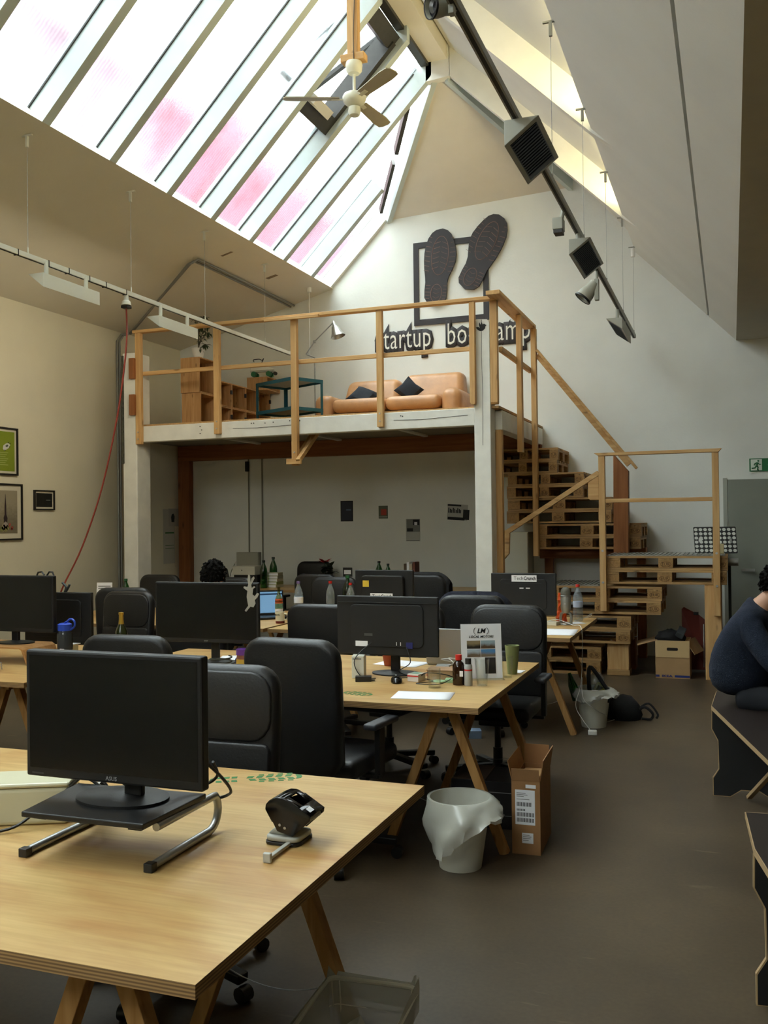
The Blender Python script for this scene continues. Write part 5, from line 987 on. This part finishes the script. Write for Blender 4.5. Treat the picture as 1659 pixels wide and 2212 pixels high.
MB().tube(spline([(-.02,-.03,.2),(-.03,-.04,.38),(-.02,-.03,.47),(.03,-.03,.42),(.09,-.03,.33),(.125,-.03,.28),(.115,-.03,.2)],4), [.016]*25, 8).build('black_strap', black_matte, b3, smooth=True)
MB().tube(spline([(.0,.0,.25),(.04,.02,.33),(.09,0,.3),(.05,-.04,.27)],4), .018, 6).build('banana_peel', plain('peel_olive','#7A7230',.7), b3); MB().box(.0,.05,-.12,-.09,.27,.30).build('paper_scrap', paper, b3)
# square wire bin at the bottom edge
b2 = thing('wire_bin','white wire-rimmed rectangular bin with a liner at the bottom edge','waste bin',(-.985,2.39,0),R(4),'waste bins')
def rr3(w,d,z,r=.03): return [(x,y,z) for x,y in rrect(-w,w,-d,d,r,4)]
MB().tube(rr3(.135,.19,.30), .007, 8, True).build('rim', binw, b2, smooth=True); MB().tube(rr3(.11,.16,.01), .006, 6, True).build('bottom_rim', binw, b2)
wv = MB()
top_, bot_ = rr3(.135,.19,.30), rr3(.11,.16,.01)
for a_, b_ in zip(top_[::2], bot_[::2]): wv.tube([a_,b_], .0025, 4)
for f in (.25,.5,.75): wv.tube([tuple(Vector(a_).lerp(Vector(b_),f)) for a_,b_ in zip(top_,bot_)], .002, 4, True)
w_ = wv.build('wire_mesh', binw, b2); w_['kind'] = 'stuff'
rs4 = random.Random(4); vs = []; fs = []; P0 = rr3(.137,.192,.30); nk = len(P0)
for i in range(6):
    for p in P0:
        k = [1.0,1.02,.97,.88,.8,.74][i]; z = [.24,.315,.25,.16,.08,.02][i]
        vs.append((p[0]*k+rs4.uniform(-.006,.006), p[1]*k+rs4.uniform(-.006,.006), z+(rs4.uniform(-.012,.03) if i == 1 else rs4.uniform(-.01,.01) if i == 0 else 0)))
for i in range(5):
    for k in range(nk): fs.append((i*nk+k,i*nk+(k+1)%nk,(i+1)*nk+(k+1)%nk,(i+1)*nk+k))
MB().add(vs,fs).build('bin_liner', milky, b2, smooth=True)
for i,(x,y,rx,c) in enumerate(((0,-.03,25,'#C9C4B8'),(.05,.05,-20,'#A8483A'),(-.03,.07,15,'#C4BFB2'),(.04,-.08,-30,'#CFCABC'))):
    MB().add([(-.06,-.08,0),(.06,-.07,.01),(.07,.07,.03),(.0,.09,0),(-.06,.06,.02),(0,0,.03)],[(0,1,5),(1,2,5),(2,3,5),(3,4,5),(4,0,5)],Matrix.Translation((x,y,.12+.02*i)) @ Matrix.Rotation(R(rx),4,'X') @ Matrix.Rotation(R(rx*3),4,'Z')).build('crumpled_paper', plain('waste_'+c[1:],c,.8), b2, solid=.004)
# cardboard boxes
card = plain('cardboard','#9A7148',.85,var=.08,vscale=12)
cb = thing('tall_cardboard_box','tall narrow open cardboard box with shipping labels under the second desk end','box',(-.975,4.78,0),R(2))
x0,x1,y0,y1,h = -.07,.07,-.18,.17,.36
box('front_panel',card,x0,x1,y0,y0+.005,0,h,cb); box('rear_panel',card,x0,x1,y1-.005,y1,0,h,cb); box('side_panel',card,x0,x0+.005,y0+.005,y1-.005,0,h,cb); box('side_panel',card,x1-.005,x1,y0+.005,y1-.005,0,h,cb); box('bottom_panel',card,x0+.005,x1-.005,y0+.005,y1-.005,0,.005,cb)
MB().bar((x0,0,h),(x0-.02,0,h+.09),.34,.004,(1,0,0)).build('flap',card,cb); MB().bar((x1,0,h),(x1+.015,0,h+.1),.34,.004,(1,0,0)).build('flap',card,cb); MB().bar((0,y1,h),(0,y1+.005,h+.1),.13,.004,(0,1,0)).build('flap',card,cb); MB().bar((0,y0,h),(0,y0-.012,h+.06),.135,.004,(0,1,0)).build('flap',card,cb)
box('inner_tray',plain('tray_card','#B08C60',.85),x0+.02,x1-.02,-.1,.1,h-.05,h-.005,cb,.006)
box('shipping_label',paper,-.052,.045,y0-.0012,y0-.0002,.145,.315,cb); box('small_label',paper,-.02,.035,y0-.0012,y0-.0002,.055,.105,cb); box('corner_label',paper,.0,.05,y0-.0012,y0-.0002,.325,.342,cb)
bars = MB()
for z0_, z1_, n_ in ((.235,.255,16),(.212,.222,9),(.185,.205,18),(.158,.178,18)):
    xx = -.045
    for i in range(n_): w = .0015+.0022*((i*7)%3)/2; bars.box(xx,xx+w,y0-.0018,y0-.0012,z0_,z1_); xx += w+.0022
o = bars.build('barcode', ink, cb); o['kind'] = 'stuff'
ln = MB()
for z_, w in ((.298,.05),(.29,.06),(.282,.04),(.268,.07),(.094,.035),(.086,.045),(.078,.04),(.068,.03)): x_ = -.045 if z_ > .12 else -.015; ln.box(x_,x_+w*.9,y0-.0018,y0-.0012,z_,z_+.0025)
o = ln.build('label_print', plain('print_grey','#6A6A66',.7), cb); o['kind'] = 'stuff'
dbx = plain('dark_box','#1A1A1C',.6); db = sbox('black_box','black printed cardboard box on the floor under the second desk','box',-1.45,-1.12,4.93,5.24,0,.25,dbx,R(3),[('white_stripe',plain('stripe_grey','#8D8F92',.6),(-.16,.16,-.1562,-.1552,.19,.194)),('white_stripe',plain('stripe_grey','#8D8F92',.6),(-.16,.16,-.1562,-.1552,.07,.073)),('top_flap',plain('flap_brown','#4A3C30',.8),(-.16,.02,-.15,.15,.2505,.256))])
sbox('white_power_adapter','small white power adapter on the floor in front of the bin','adapter',-1.05,-.985,7.28,7.33,0,.035,white_pl,R(10),bevel=.006)
bp = thing('black_backpack','black bag with loose strap loops lying on the floor behind the bin','bag',(-.86,7.98,0))
MB().lathe([(0,0),(.14,0),(.155,.04),(.13,.12),(.07,.185),(0,.2)],16,Matrix.Diagonal((1,.8,1,1))).build('bag_body',fabric_blk,bp,smooth=True); MB().tube(spline([(.1,-.02,.05),(.17,-.04,.11),(.235,-.03,.06),(.22,-.02,.012),(.15,-.02,.012)],5), .011, 6).build('strap',fabric_blk,bp); MB().tube(spline([(.12,.02,.08),(.2,.02,.13),(.27,.02,.05),(.26,.02,.012)],5), .009, 6).build('strap',fabric_blk,bp)
ik = thing('moving_box','cardboard moving box with a blue stripe holding black fleece under the landing','box',(-.59,10.30,0)); icard = plain('moving_card','#A5835A',.85,var=.06); ilight = plain('moving_card_light','#C4A676',.85)
w = .167
for a in ((-w,w,-.19,-.185),(-w,w,.185,.19)): box('panel',icard,a[0],a[1],a[2],a[3],0,.385,ik)
for s in (-1,1): box('panel',icard,s*w-.0025,s*w+.0025,-.185,.185,0,.385,ik)
box('bottom',icard,-w+.003,w-.003,-.184,.184,0,.005,ik); box('folded_front_flap',ilight,-w,w,-.196,-.1905,.215,.387,ik); MB().prism(rrect(-.055,.055,.285,.315,.012),-.1968,-.196,axis='y').build('hand_hole',plain('hole_dark','#1E1510',.9),ik)
bl_ = plain('stripe_blue','#1F2D70',.7); box('blue_stripe',bl_,-w,-.13,-.1915,-.1902,.012,.034,ik); box('blue_stripe',bl_,.02,w,-.1915,-.1902,.012,.034,ik); text('box_text','IKEA',.032,bl_,ik,(-.055,-.1915,.022),(R(90),0,0),.0005,.0012,sx=1.6)
MB().bar((-w,0,.385),(-w-.2,-.02,.33),.36,.005,(0,0,1)).build('side_flap',icard,ik); MB().bar((w,0,.385),(w+.09,-.02,.25),.36,.005,(0,0,1)).build('side_flap',icard,ik)
rs5 = random.Random(2); fz = MB(); fz.lathe([(0,.30),(.13,.30),(.15,.40),(.11,.46),(.05,.48),(0,.485)],14,Matrix.Translation((-.03,-.03,0)))
fz.v = [(x+rs5.uniform(-.015,.015),y+rs5.uniform(-.015,.015),z+rs5.uniform(-.01,.01)) for x,y,z in fz.v]; fz.build('black_fleece',fabric_blk,ik,smooth=True); MB().box(-.04,.04,-.1,.06,0,.06,Matrix.Translation((.07,-.04,.44)) @ Matrix.Rotation(R(25),4,'Y') @ Matrix.Rotation(R(20),4,'X')).build('grey_gadget',plain('gadget_grey','#3A3F42',.5),ik,.008)
rp = thing('folding_board','dark red folding board leaning under the landing','board',(-.40,10.62,0)); MB().add([(-.12,0,.02),(.11,.03,.02),(.11,.1,.55),(.05,.1,.60),(-.10,.08,.68),(-.12,.06,.66)],[(0,1,2,3,4,5)]).build('panel',plain('dark_red','#6A2416',.6),rp,solid=.02); MB().tube([(.1,.02,.05),(.1,.08,.5)], .006, 6).build('edge_rod',galv,rp); MB().box(-.0,.05,.05,.1,.60,.63).build('latch',black,rp)
dp = thing('metal_duct','short galvanised duct sticking out beside the landing','duct',(-.06,10.55,1.175)); MB().cyl((0,0,0),(.12,0,0),.04,n=24).build('tube',galv,dp,smooth=True); MB().lathe([(.04,0),(.044,.004),(.04,.008)],24,Matrix.Translation((.112,0,0)) @ Matrix.Rotation(R(90),4,'Y'),cap=False).build('rim',galv,dp)
MB().box(-.015,.015,-.015,.015,-1.175,-.04,Matrix.Translation((.03,.0,0))).build('stand_post',plain('post_dark','#2C302A',.7),dp)
sbd = thing('dotted_board','black board with rows of white dots leaning on the landing rail','board',(-.16,10.66,1.262),R(0)); Mq = Matrix.Rotation(R(-9),4,'X') @ Matrix(((1,0,-.06,0),(0,1,0,0),(0,0,1,0),(0,0,0,1)))
MB().prism(rrect(-.215,.215,0,.285,.012),0,.012,Mq,axis='y').build('board',plain('board_black','#1A1B18',.6),sbd)
dotm = plain('dot_white','#DCDDD6',.6); dmesh = None
for i in range(9):
    for j in range(6):
        m = MB(); m.prism([(-.19+i*.0475+.0185*math.cos(k*math.pi/7),.03+j*.045+.0165*math.sin(k*math.pi/7)) for k in range(14)],-.0012,-.0002,Mq,axis='y'); m.build('dot',dotm,sbd)
for pts in (((-.17,.128),(-.15,.118),(-.135,.135),(-.12,.15),(-.14,.168),(-.165,.165)),((.15,.11),(.165,.11),(.165,.165),(.15,.17),(.142,.14))): MB().prism(pts,-.0014,-.0006,Mq,axis='y').build('dot_bridge',plain('dot_grey','#9FA09A',.6) if pts[0][0]>0 else dotm,sbd)
tag(box('wood_offcut',plain('pale_wood','#C2B287',.7),-.135,-.08,10.35,10.43,1.2685,1.37,bevel=.003),'pale wooden block standing on the landing by the rail','wood block')
# small bottle lying on the floor far under the second desk
sbox('floor_carton','small red and blue carton on the floor behind the second desk','carton',-1.93,-1.80,6.9,7.0,0,.06,plain('carton_mix','#7E93B0',.6),R(20),[('print',red_m,(-.06,-.03,-.0512,-.0502,.01,.05))])
# ================================================================ PICTURES AND PAPERS ON THE WALLS
frm = plain('frame_black','#15130F',.5); matb = plain('mat_board','#D5CFBB',.7)
def picture_left(label, y0, y1, z0, z1, mat_w, art, group='framed pictures on the left wall', fw_=.018):
    t = thing('framed_picture', label, 'picture', (-7.4,(y0+y1)/2,z0), R(90), group); w, h = (y1-y0)/2, z1-z0   # local x runs along +y, local -y looks into the room
    for a in ((-w,w,0,fw_),(-w,w,h-fw_,h),(-w,-w+fw_,fw_,h-fw_),(w-fw_,w,fw_,h-fw_)): box('frame_bar',frm,a[0],a[1],-.028,-.001,a[2],a[3],t)
    box('mat_board',matb,-w+fw_,w-fw_,-.012,-.002,fw_,h-fw_,t); box('artwork',art,-w+mat_w,w-mat_w,-.0145,-.0122,mat_w,h-mat_w,t); return t, w, h
t, w, h = picture_left('green poster with a small white car, in a black frame at the left edge', 7.90, 8.39, 2.194, 2.713, .045, plain('poster_green','#7E8F1F',.6))
carw = plain('car_white','#D0D2CB',.5)
MB().prism([(.02,.285),(.045,.262),(.12,.305),(.13,.335),(.10,.352),(.07,.345),(.03,.322)],-.0165,-.0147,axis='y').build('car',carw,t); MB().prism([(.055,.315),(.08,.305),(.105,.322),(.085,.335)],-.0172,-.0165,axis='y').build('car_window',plain('car_glass','#4A5148',.5),t)
for x, z in ((.05,.27),(.12,.31),(.128,.345),(.10,.355)): MB().cyl((x,-.0172,z),(x,-.0165,z),.007,n=10).build('car_wheel',ink,t)
pl2 = plain('poster_line','#A9B56A',.7)
for i in range(7): box('text_line',pl2,-.2,.10-.02*(i%3),-.0153,-.0147,.24-i*.022,.247-i*.022,t)
t, w, h = picture_left('rocket picture with a wide white mat, in a black frame at the left edge', 7.94, 8.455, 1.487, 2.103, .075, photo_mat('rocket_sky','#9A927E','#7A725E'))
rk = plain('rocket_dark','#3A2B2E',.6); bx = .0
MB().prism([(bx-.028,.24),(bx-.012,.28),(bx-.012,.37),(bx,.50),(bx+.012,.37),(bx+.012,.28),(bx+.03,.24),(bx+.022,.19),(bx,.21),(bx-.022,.19)],-.0165,-.0147,axis='y').build('rocket',rk,t)
for x, z, r_, c in ((.0,.165,.035,'#A79A92'),(.03,.14,.026,'#9A9058'),(-.03,.14,.03,'#8E8672'),(.065,.17,.016,'#A8584A'),(.055,.15,.014,'#B06A5A'),(.10,.135,.018,'#A05040'),(.09,.12,.014,'#8E4A3E'),(-.06,.12,.03,'#7A7A4A'),(.0,.12,.03,'#8A8450'),(-.12,.14,.03,'#8A5A48')): MB().cyl((x,-.0164,z),(x,-.0148,z),r_,n=14).build('fruit',plain('fruit_'+c[1:],c,.7),t)
t, w, h = picture_left('small square black picture with a white mat beside the rocket picture', 8.65, 8.985, 1.82, 2.047, .035, plain('art_black','#10130F',.5), fw_=.014); box('light_streak',plain('streak','#6A716A',.6),.03,.10,-.0152,-.0147,.108,.118,t)
def paper_back(name, label, x0, x1, z0, z1, cols, cat='poster', rot=0.):
    t = thing(name, label, cat, ((x0+x1)/2,YB-.001,z0), 0, 'posters on the back wall'); t.rotation_euler = (0,R(rot),0); w = (x1-x0)/2; h = z1-z0
    for nm, m, a, b, c, d, k in cols: box(nm, m, -w+a*2*w, -w+b*2*w, -.002-.0012*k, -.001-.0012*(k-1) if k else 0, c*h, d*h, t)
    return t
dk2 = plain('poster_navy','#262B3A',.6); gy = plain('poster_grey','#B5B5AE',.7)
paper_back('small_poster','dark blue poster in a black frame on the wall under the mezzanine',-4.93,-4.75,1.65,1.926,[('frame',frm,0,1,0,1,0),('print',dk2,.08,.92,.05,.95,1),('bird_shape',plain('bird_pale','#5C6B80',.6),.45,.85,.52,.6,2)])
paper_back('small_poster','small red and green card on the wall under the mezzanine',-4.385,-4.255,1.682,1.85,[('card',plain('card_green','#5A6450',.7),0,1,0,1,0),('red_shape',plain('card_red','#A03A2C',.7),.25,.85,.25,.75,1),('stripe',gy,.05,.95,.1,.16,2)])
paper_back('small_poster','black and white comic style poster on a long pale sheet',-4.005,-3.81,1.381,1.672,[('sheet',gy,0,1,0,1,0),('print',plain('print_mid','#7E7E78',.7),.05,.98,.42,.98,1),('dark_hair',ink,.5,.95,.72,.97,2),('face',paper,.6,.8,.72,.86,3),('dark_patch',ink,.08,.5,.44,.58,2),('caption',ink,.02,.95,.02,.035,1)])
paper_back('small_poster','black and white flyer with bold lettering near the white post',-3.447,-3.154,1.638,1.851,[('sheet',gy,0,.92,.05,1,0),('top_bar',ink,0,.62,.88,.98,1),('bottom_bar',ink,.03,.8,.05,.22,1),('figure',plain('figure_dark','#2A2A28',.7),.72,1,.1,.7,1)],rot=4)
for o_ in (bpy.data.objects['small_poster.003'],):
    for k in range(9): box('bold_stroke', ink, -.135+k*.02, -.123+k*.02+.003*(k%2), -.0045, -.0033, .10, .165-.012*(k%3), o_)
lw = thing('wall_papers','two white printed sheets on the left wall beside the brown post','poster',(-7.4,11.43,1.09),R(90))
box('upper_sheet',gy,-.05,.2,-.003,-.001,.52,.77,lw); box('lower_sheet',plain('sheet_pale','#C2C1B6',.7),-.19,.1,-.0025,-.001,.0,.76,lw); MB().prism([(.02,.58),(.09,.58),(.10,.66),(.07,.70),(.03,.69),(.01,.65)],-.0038,-.003,axis='y').build('dark_badge',plain('badge','#2C3430',.7),lw)
for i, z in enumerate((.42,.43,.25,.21)): box('print_line',plain('print_green','#5A7A6A',.7),-.14,.08,-.0032,-.0026,z,z+.006+.012*(i==0),lw)
pc = plain('wall_pipe','#8A887A',.6)
for x, z0, z1, lab in ((-6.31,1.1,2.53,'thin grey cable pipe down the wall to the small cabinet'),(-6.10,.8,2.53,'grey cable pipe down the wall right of the small cabinet')): tag(MB().cyl((x,YB-.012,z0),(x,YB-.012,z1),.01,n=8).build('wall_pipe',pc),lab,'pipe','cable pipes under the mezzanine')
sbox('wall_cabinet','pale grey cabinet on the wall behind the white carton','cabinet',-6.47,-6.13,YB-.09,YB-.001,.95,1.24,plain('cab_grey','#A3A294',.6),0,[('door',plain('cab_grey2','#ABAA9C',.6),(-.16,.16,-.0465,-.0452,.01,.28))])
tag(box('pipe_clamp',black_matte,-6.34,-6.30,YB-.06,YB-.001,2.36,2.5,bevel=.004),'small dark clamp hanging below the brown ledger beam','clamp')
# torn tape and plaster scars on the left slope
for lab, y, x in (('brown strip of old tape on the left slope, upper one',9.43,-5.33),('brown strip of old tape on the left slope, lower wider one',10.53,-5.32)):
    w = .02 if y < 10 else .035; z = 4.13+(x+7.4)*.275
    tag(MB().add([(x-.07,y-w,z-.0215),(x+.06,y-w*.6,z+.0143),(x+.07,y+w,z+.0170),(x-.06,y+w*.8,z-.0187)],[(0,1,2,3)]).build('tape_scar',plain('tape_brown','#8A7A62',.8,var=.3,vscale=60),solid=.004),lab,'tape','tape scars on the slope')
# ================================================================ BENCHES AND PEOPLE
bench_edge = plain('bench_ply_edge','#A08661',.7); bench_blk = plain('bench_black','#0B0B0C',.6)
pane_ = [(-.13,.506),(-.132,.392),(-.098,.325),(-.095,.16),(-.128,.105),(-.128,0),(-.03,0),(.03,.042),(.13,.042),(.2,0),(.36,0),(.36,.506)]
def bench(label, loc, rz, seat):
    t = thing('plywood_bench', label, 'bench', loc, rz, 'black plywood benches')
    MB().prism([(x+.13,z) for x,z in pane_],0,.018,axis='y').build('end_panel',bench_edge,t); MB().prism([(x+.13,z) for x,z in [(-.125,.5),(-.127,.394),(-.093,.327),(-.09,.158),(-.123,.103),(-.123,.004),(-.032,.004),(.028,.047),(.132,.047),(.202,.004),(.356,.004),(.356,.5)]],-.001,0,axis='y').build('panel_face',bench_blk,t)
    MB().prism(seat,.507,.53).build('seat_core',bench_edge,t); MB().prism([((x-.25)*.985+.25,(y+.4)*.99-.4) for x,y in seat],.5301,.5312).build('seat_top',plain('seat_brown','#1A0F0A',.5),t)
    MB().bar((.2,-.05,.02),(.42,-.6,.45),.03,.02).build('brace',bench_edge,t,.002); MB().prism([(.45,.506),(.45,0),(.62,0),(.66,.1),(.8,.1),(.84,0),(.95,0),(.95,.506)],-1.3,-1.282,axis='y').build('end_panel',bench_blk,t); return t
bench('black plywood bench under the person in navy', (-.13,5.92,0), 0, [(0,-.01),(.27,-1.27),(.95,-1.3),(.75,.5),(.02,.5)])
bench('black plywood bench at the lower right edge of the picture', (.052,3.42,0), R(6), [(0,-.01),(.06,-.82),(.7,-.85),(.7,.4),(.02,.4)])
def skin_mesh(name, verts, edges, mat, root, sub=2):
    me = bpy.data.meshes.new(name); me.from_pydata([v[:3] for v in verts], edges, []); o = bpy.data.objects.new(name, me); COL.objects.link(o)
    o.modifiers.new('skin','SKIN'); s = o.modifiers.new('sub','SUBSURF'); s.levels = sub; s.render_levels = sub
    for i, v in enumerate(verts):
        d = me.skin_vertices[0].data[i]; d.radius = (v[3], v[4] if len(v) > 4 else v[3]); d.use_root = (i == root)
    dg = bpy.context.evaluated_depsgraph_get(); m2 = bpy.data.meshes.new_from_object(o.evaluated_get(dg)); bpy.data.objects.remove(o)
    m2.name = name; m2.materials.clear(); m2.materials.append(mat); m2.shade_smooth(); return m2
def head_geo(mb, c, d, s=1.):
    """head ellipsoid with brow, nose, chin, ears; c centre, d facing direction (horizontal)"""
    f = Vector((d[0],d[1],0)).normalized(); sd = Vector((-f.y,f.x,0)); n = 20; m = 14; vs = []; fs = []; c = Vector(c)
    for i in range(m+1):
        th = math.pi*i/m
        for k in range(n):
            ph = 2*math.pi*k/n; x = math.cos(ph)*math.sin(th); y = math.sin(ph)*math.sin(th); z = math.cos(th)
            fx = .098*x; fy = .076*y; fz = .118*z
            if x > 0 and z < -.2: fx *= 1-.12*(-z); fy *= 1-.25*(-z)
            if x > .75 and abs(y) < .3 and -.45 < z < .1: fx += .018*(1-abs(y)/.3)*(1-abs(z+.2)/.35)
            if x > .6 and .25 < abs(y) < .5 and 0 < z < .25: fx -= .006
            vs.append(c+(f*fx+sd*fy+Vector((0,0,fz)))*s)
    for i in range(m):
        for k in range(n): fs.append((i*n+k,i*n+(k+1)%n,(i+1)*n+(k+1)%n,(i+1)*n+k))
    mb.add(vs,fs)
    for sg_ in (1,-1):
        P = c+sd*sg_*.078*s-f*.005*s; mb.add([P+f*(.022*math.cos(a))*s+Vector((0,0,.032*math.sin(a)))*s+sd*sg_*(.012 if k%2 else .004)*s for k,a in enumerate([q*math.pi/5 for q in range(10)])]+[P+sd*sg_*.006*s],[(q,(q+1)%10,10) for q in range(10)])
def hand_geo(mb, w, d, s=1.):
    d = Vector(d).normalized(); sd = d.cross(Vector((0,0,1))).normalized(); dn = Vector((0,0,-1)); w = Vector(w)
    mb.tube([w, w+d*.04*s, w+d*.085*s], [.026*s,.036*s,.032*s], 8)
    for i, L in enumerate((.07,.08,.075,.058)): b = w+d*.085*s+sd*(-.026+.0175*i)*s; mb.tube([b, b+d*L*.45*s+dn*.008, b+d*L*.75*s+dn*.028, b+d*L*.85*s+dn*.05], [.0095*s,.009*s,.0085*s,.007*s], 6)
    b = w+d*.03*s-sd*.03*s; mb.tube([b, b+d*.03*s-sd*.025*s, b+d*.06*s-sd*.03*s+dn*.015], [.012*s,.011*s,.009*s], 6)
skin_m = plain('skin','#B98A6E',.55); hair_m = plain('dark_hair','#0B0907',.85,spec=.12)
def person(label, loc, rz, J, top_mat, leg_mat, shoe=black_matte):
    t = thing('person', label, 'person', loc, rz)
    # body: one continuous figure
    V = [(*J['pelvis'],.085,.075),(*J['spine'],.11,.10),(*J['chest'],.15,.12),(*J['neck'],.055),(*J['head'],.06)]; E_ = [(0,1),(1,2),(2,3),(3,4)]
    for s in ('l','r'):
        b = len(V); V += [(*J['sh_'+s],.06),(*J['el_'+s],.042),(*J['wr_'+s],.028)]; E_ += [(2,b),(b,b+1),(b+1,b+2)]
        b = len(V); V += [(*J['hip_'+s],.055),(*J['kn_'+s],.048),(*J['an_'+s],.036),(*J['to_'+s],.035)]; E_ += [(0,b),(b,b+1),(b+1,b+2),(b+2,b+3)]
    me = skin_mesh('body', V, E_, skin_m, 0); mb = MB(); head_geo(mb, Vector(J['head'])+Vector((.02,0,.03)), (1,0)); 
    for s in ('l','r'): hand_geo(mb, J['wr_'+s], Vector(J['wr_'+s])-Vector(J['el_'+s]))
    bm = bmesh.new(); bm.from_mesh(me); tm = bpy.data.meshes.new('tmp'); tm.from_pydata([tuple(v) for v in mb.v],[],mb.f); bm.from_mesh(tm); bm.to_mesh(me); bm.free()
    for p in me.polygons: p.use_smooth = True
    o = bpy.data.objects.new('body', me); COL.objects.link(o); o.parent = t
    lowp = Vector(J['pelvis'])+Vector((-.01,0,-.035)); V = [(*lowp,.215,.205),(*J['spine'],.20,.185),(*J['chest'],.20,.175),(*J['collar'],.10)]; E_ = [(0,1),(1,2),(2,3)]
    for s in ('l','r'): b = len(V); V += [(*J['sh_'+s],.082),(*J['el_'+s],.065),(*(Vector(J['wr_'+s]).lerp(Vector(J['el_'+s]),.06)),.045)]; E_ += [(2,b),(b,b+1),(b+1,b+2)]
    for nm, m in (('fleece_top',skin_mesh('fleece_top', V, E_, top_mat, 0)),): o = bpy.data.objects.new(nm, m); COL.objects.link(o); o.parent = t
    V = [(*J['pelvis'],.11,.10)]; E_ = []
    for s in ('l','r'): b = len(V); V += [(*J['hip_'+s],.088),(*J['kn_'+s],.074),(*J['an_'+s],.06)]; E_ += [(0,b),(b,b+1),(b+1,b+2)]
    o = bpy.data.objects.new('trousers', skin_mesh('trousers', V, E_, leg_mat, 0)); COL.objects.link(o); o.parent = t
    for s in ('l','r'):
        a, b = Vector(J['an_'+s]), Vector(J['to_'+s]); MB().tube([a+Vector((-.05,0,-.045)), a+Vector((.02,0,-.04)), a.lerp(b,.6)+Vector((0,0,-.01)), b+Vector((.05,0,-.005))], [.038,.045,.04,.03], 10).build('shoe', shoe, t, smooth=True)
    h = MB(); c = Vector(J['head'])+Vector((.012,0,.045)); vs = []; fs = []; n = 24; m = 10; rs = random.Random(len(label))
    def hp_(th, ph, k=1.): return c+Vector((.104*math.cos(ph)*math.sin(th)*k, .086*math.sin(ph)*math.sin(th)*k, .112*math.cos(th)*k))
    def low(ph): return 1. if math.cos(ph) < .3 else .66
    for i in range(m+1):
        for k in range(n): ph = 2*math.pi*k/n; vs.append(hp_(math.pi*.66*i/m*low(ph), ph, 1+.03*rs.uniform(-1,1)))
    for i in range(m):
        for k in range(n): fs.append((i*n+k,i*n+(k+1)%n,(i+1)*n+(k+1)%n,(i+1)*n+k))
    h.add(vs,fs)
    for q in range(260):
        ph = rs.uniform(0,2*math.pi); th = math.pi*.64*low(ph)*math.sqrt(rs.random()); b = hp_(th,ph,.97); d = (b-c).normalized()+Vector((rs.uniform(-.7,.7),rs.uniform(-.7,.7),rs.uniform(-.5,.5))); h.tube([b, b+d*.009, b+d*.015+Vector((0,0,-.008))], [.012,.009,.002], 5)
    h.build('hair', hair_m, t, smooth=True, solid=.0)
    return t
navyf = plain('navy_fleece','#141E30',.95,var=.15,vscale=25,bump=.5,bscale=160); jeans = plain('dark_jeans','#12151C',.9)
person('person in a navy fleece sitting hunched on the bench at the right edge', (-.05,6.03,0), R(-12),
  dict(pelvis=(.10,0,.60),spine=(.07,0,.80),chest=(.13,0,1.0),collar=(.22,0,1.12),neck=(.24,0,1.14),head=(.30,0,1.22),sh_l=(.17,.19,1.02),el_l=(.32,.24,.80),wr_l=(.52,.16,.72),sh_r=(.17,-.19,1.02),el_r=(.32,-.24,.80),wr_r=(.52,-.14,.72),
       hip_l=(.16,.1,.585),kn_l=(.56,.13,.59),an_l=(.54,.13,.09),to_l=(.68,.14,.035),hip_r=(.16,-.1,.585),kn_r=(.56,-.12,.59),an_r=(.54,-.12,.09),to_r=(.68,-.13,.035)), navyf, jeans)
seated = dict(pelvis=(.0,0,.6),spine=(-.01,0,.78),chest=(.01,0,.96),collar=(.02,0,1.08),neck=(.025,0,1.10),head=(.05,0,1.2),sh_l=(.01,.19,1.0),el_l=(.1,.23,.78),wr_l=(.32,.12,.78),sh_r=(.01,-.19,1.0),el_r=(.1,-.23,.78),wr_r=(.32,-.12,.78),
       hip_l=(.05,.1,.57),kn_l=(.42,.12,.56),an_l=(.40,.12,.09),to_l=(.54,.13,.035),hip_r=(.05,-.1,.57),kn_r=(.42,-.12,.56),an_r=(.40,-.12,.09),to_r=(.54,-.13,.035))
person('person with dark hair seen from behind, above the rabbit sticker monitor', (-3.80,6.42,0), R(100), seated, plain('dark_shirt','#1B1D22',.9), jeans)
dup(ch0, (-3.80,6.44,0), R(8), 'black chair under the person with dark hair', CH)
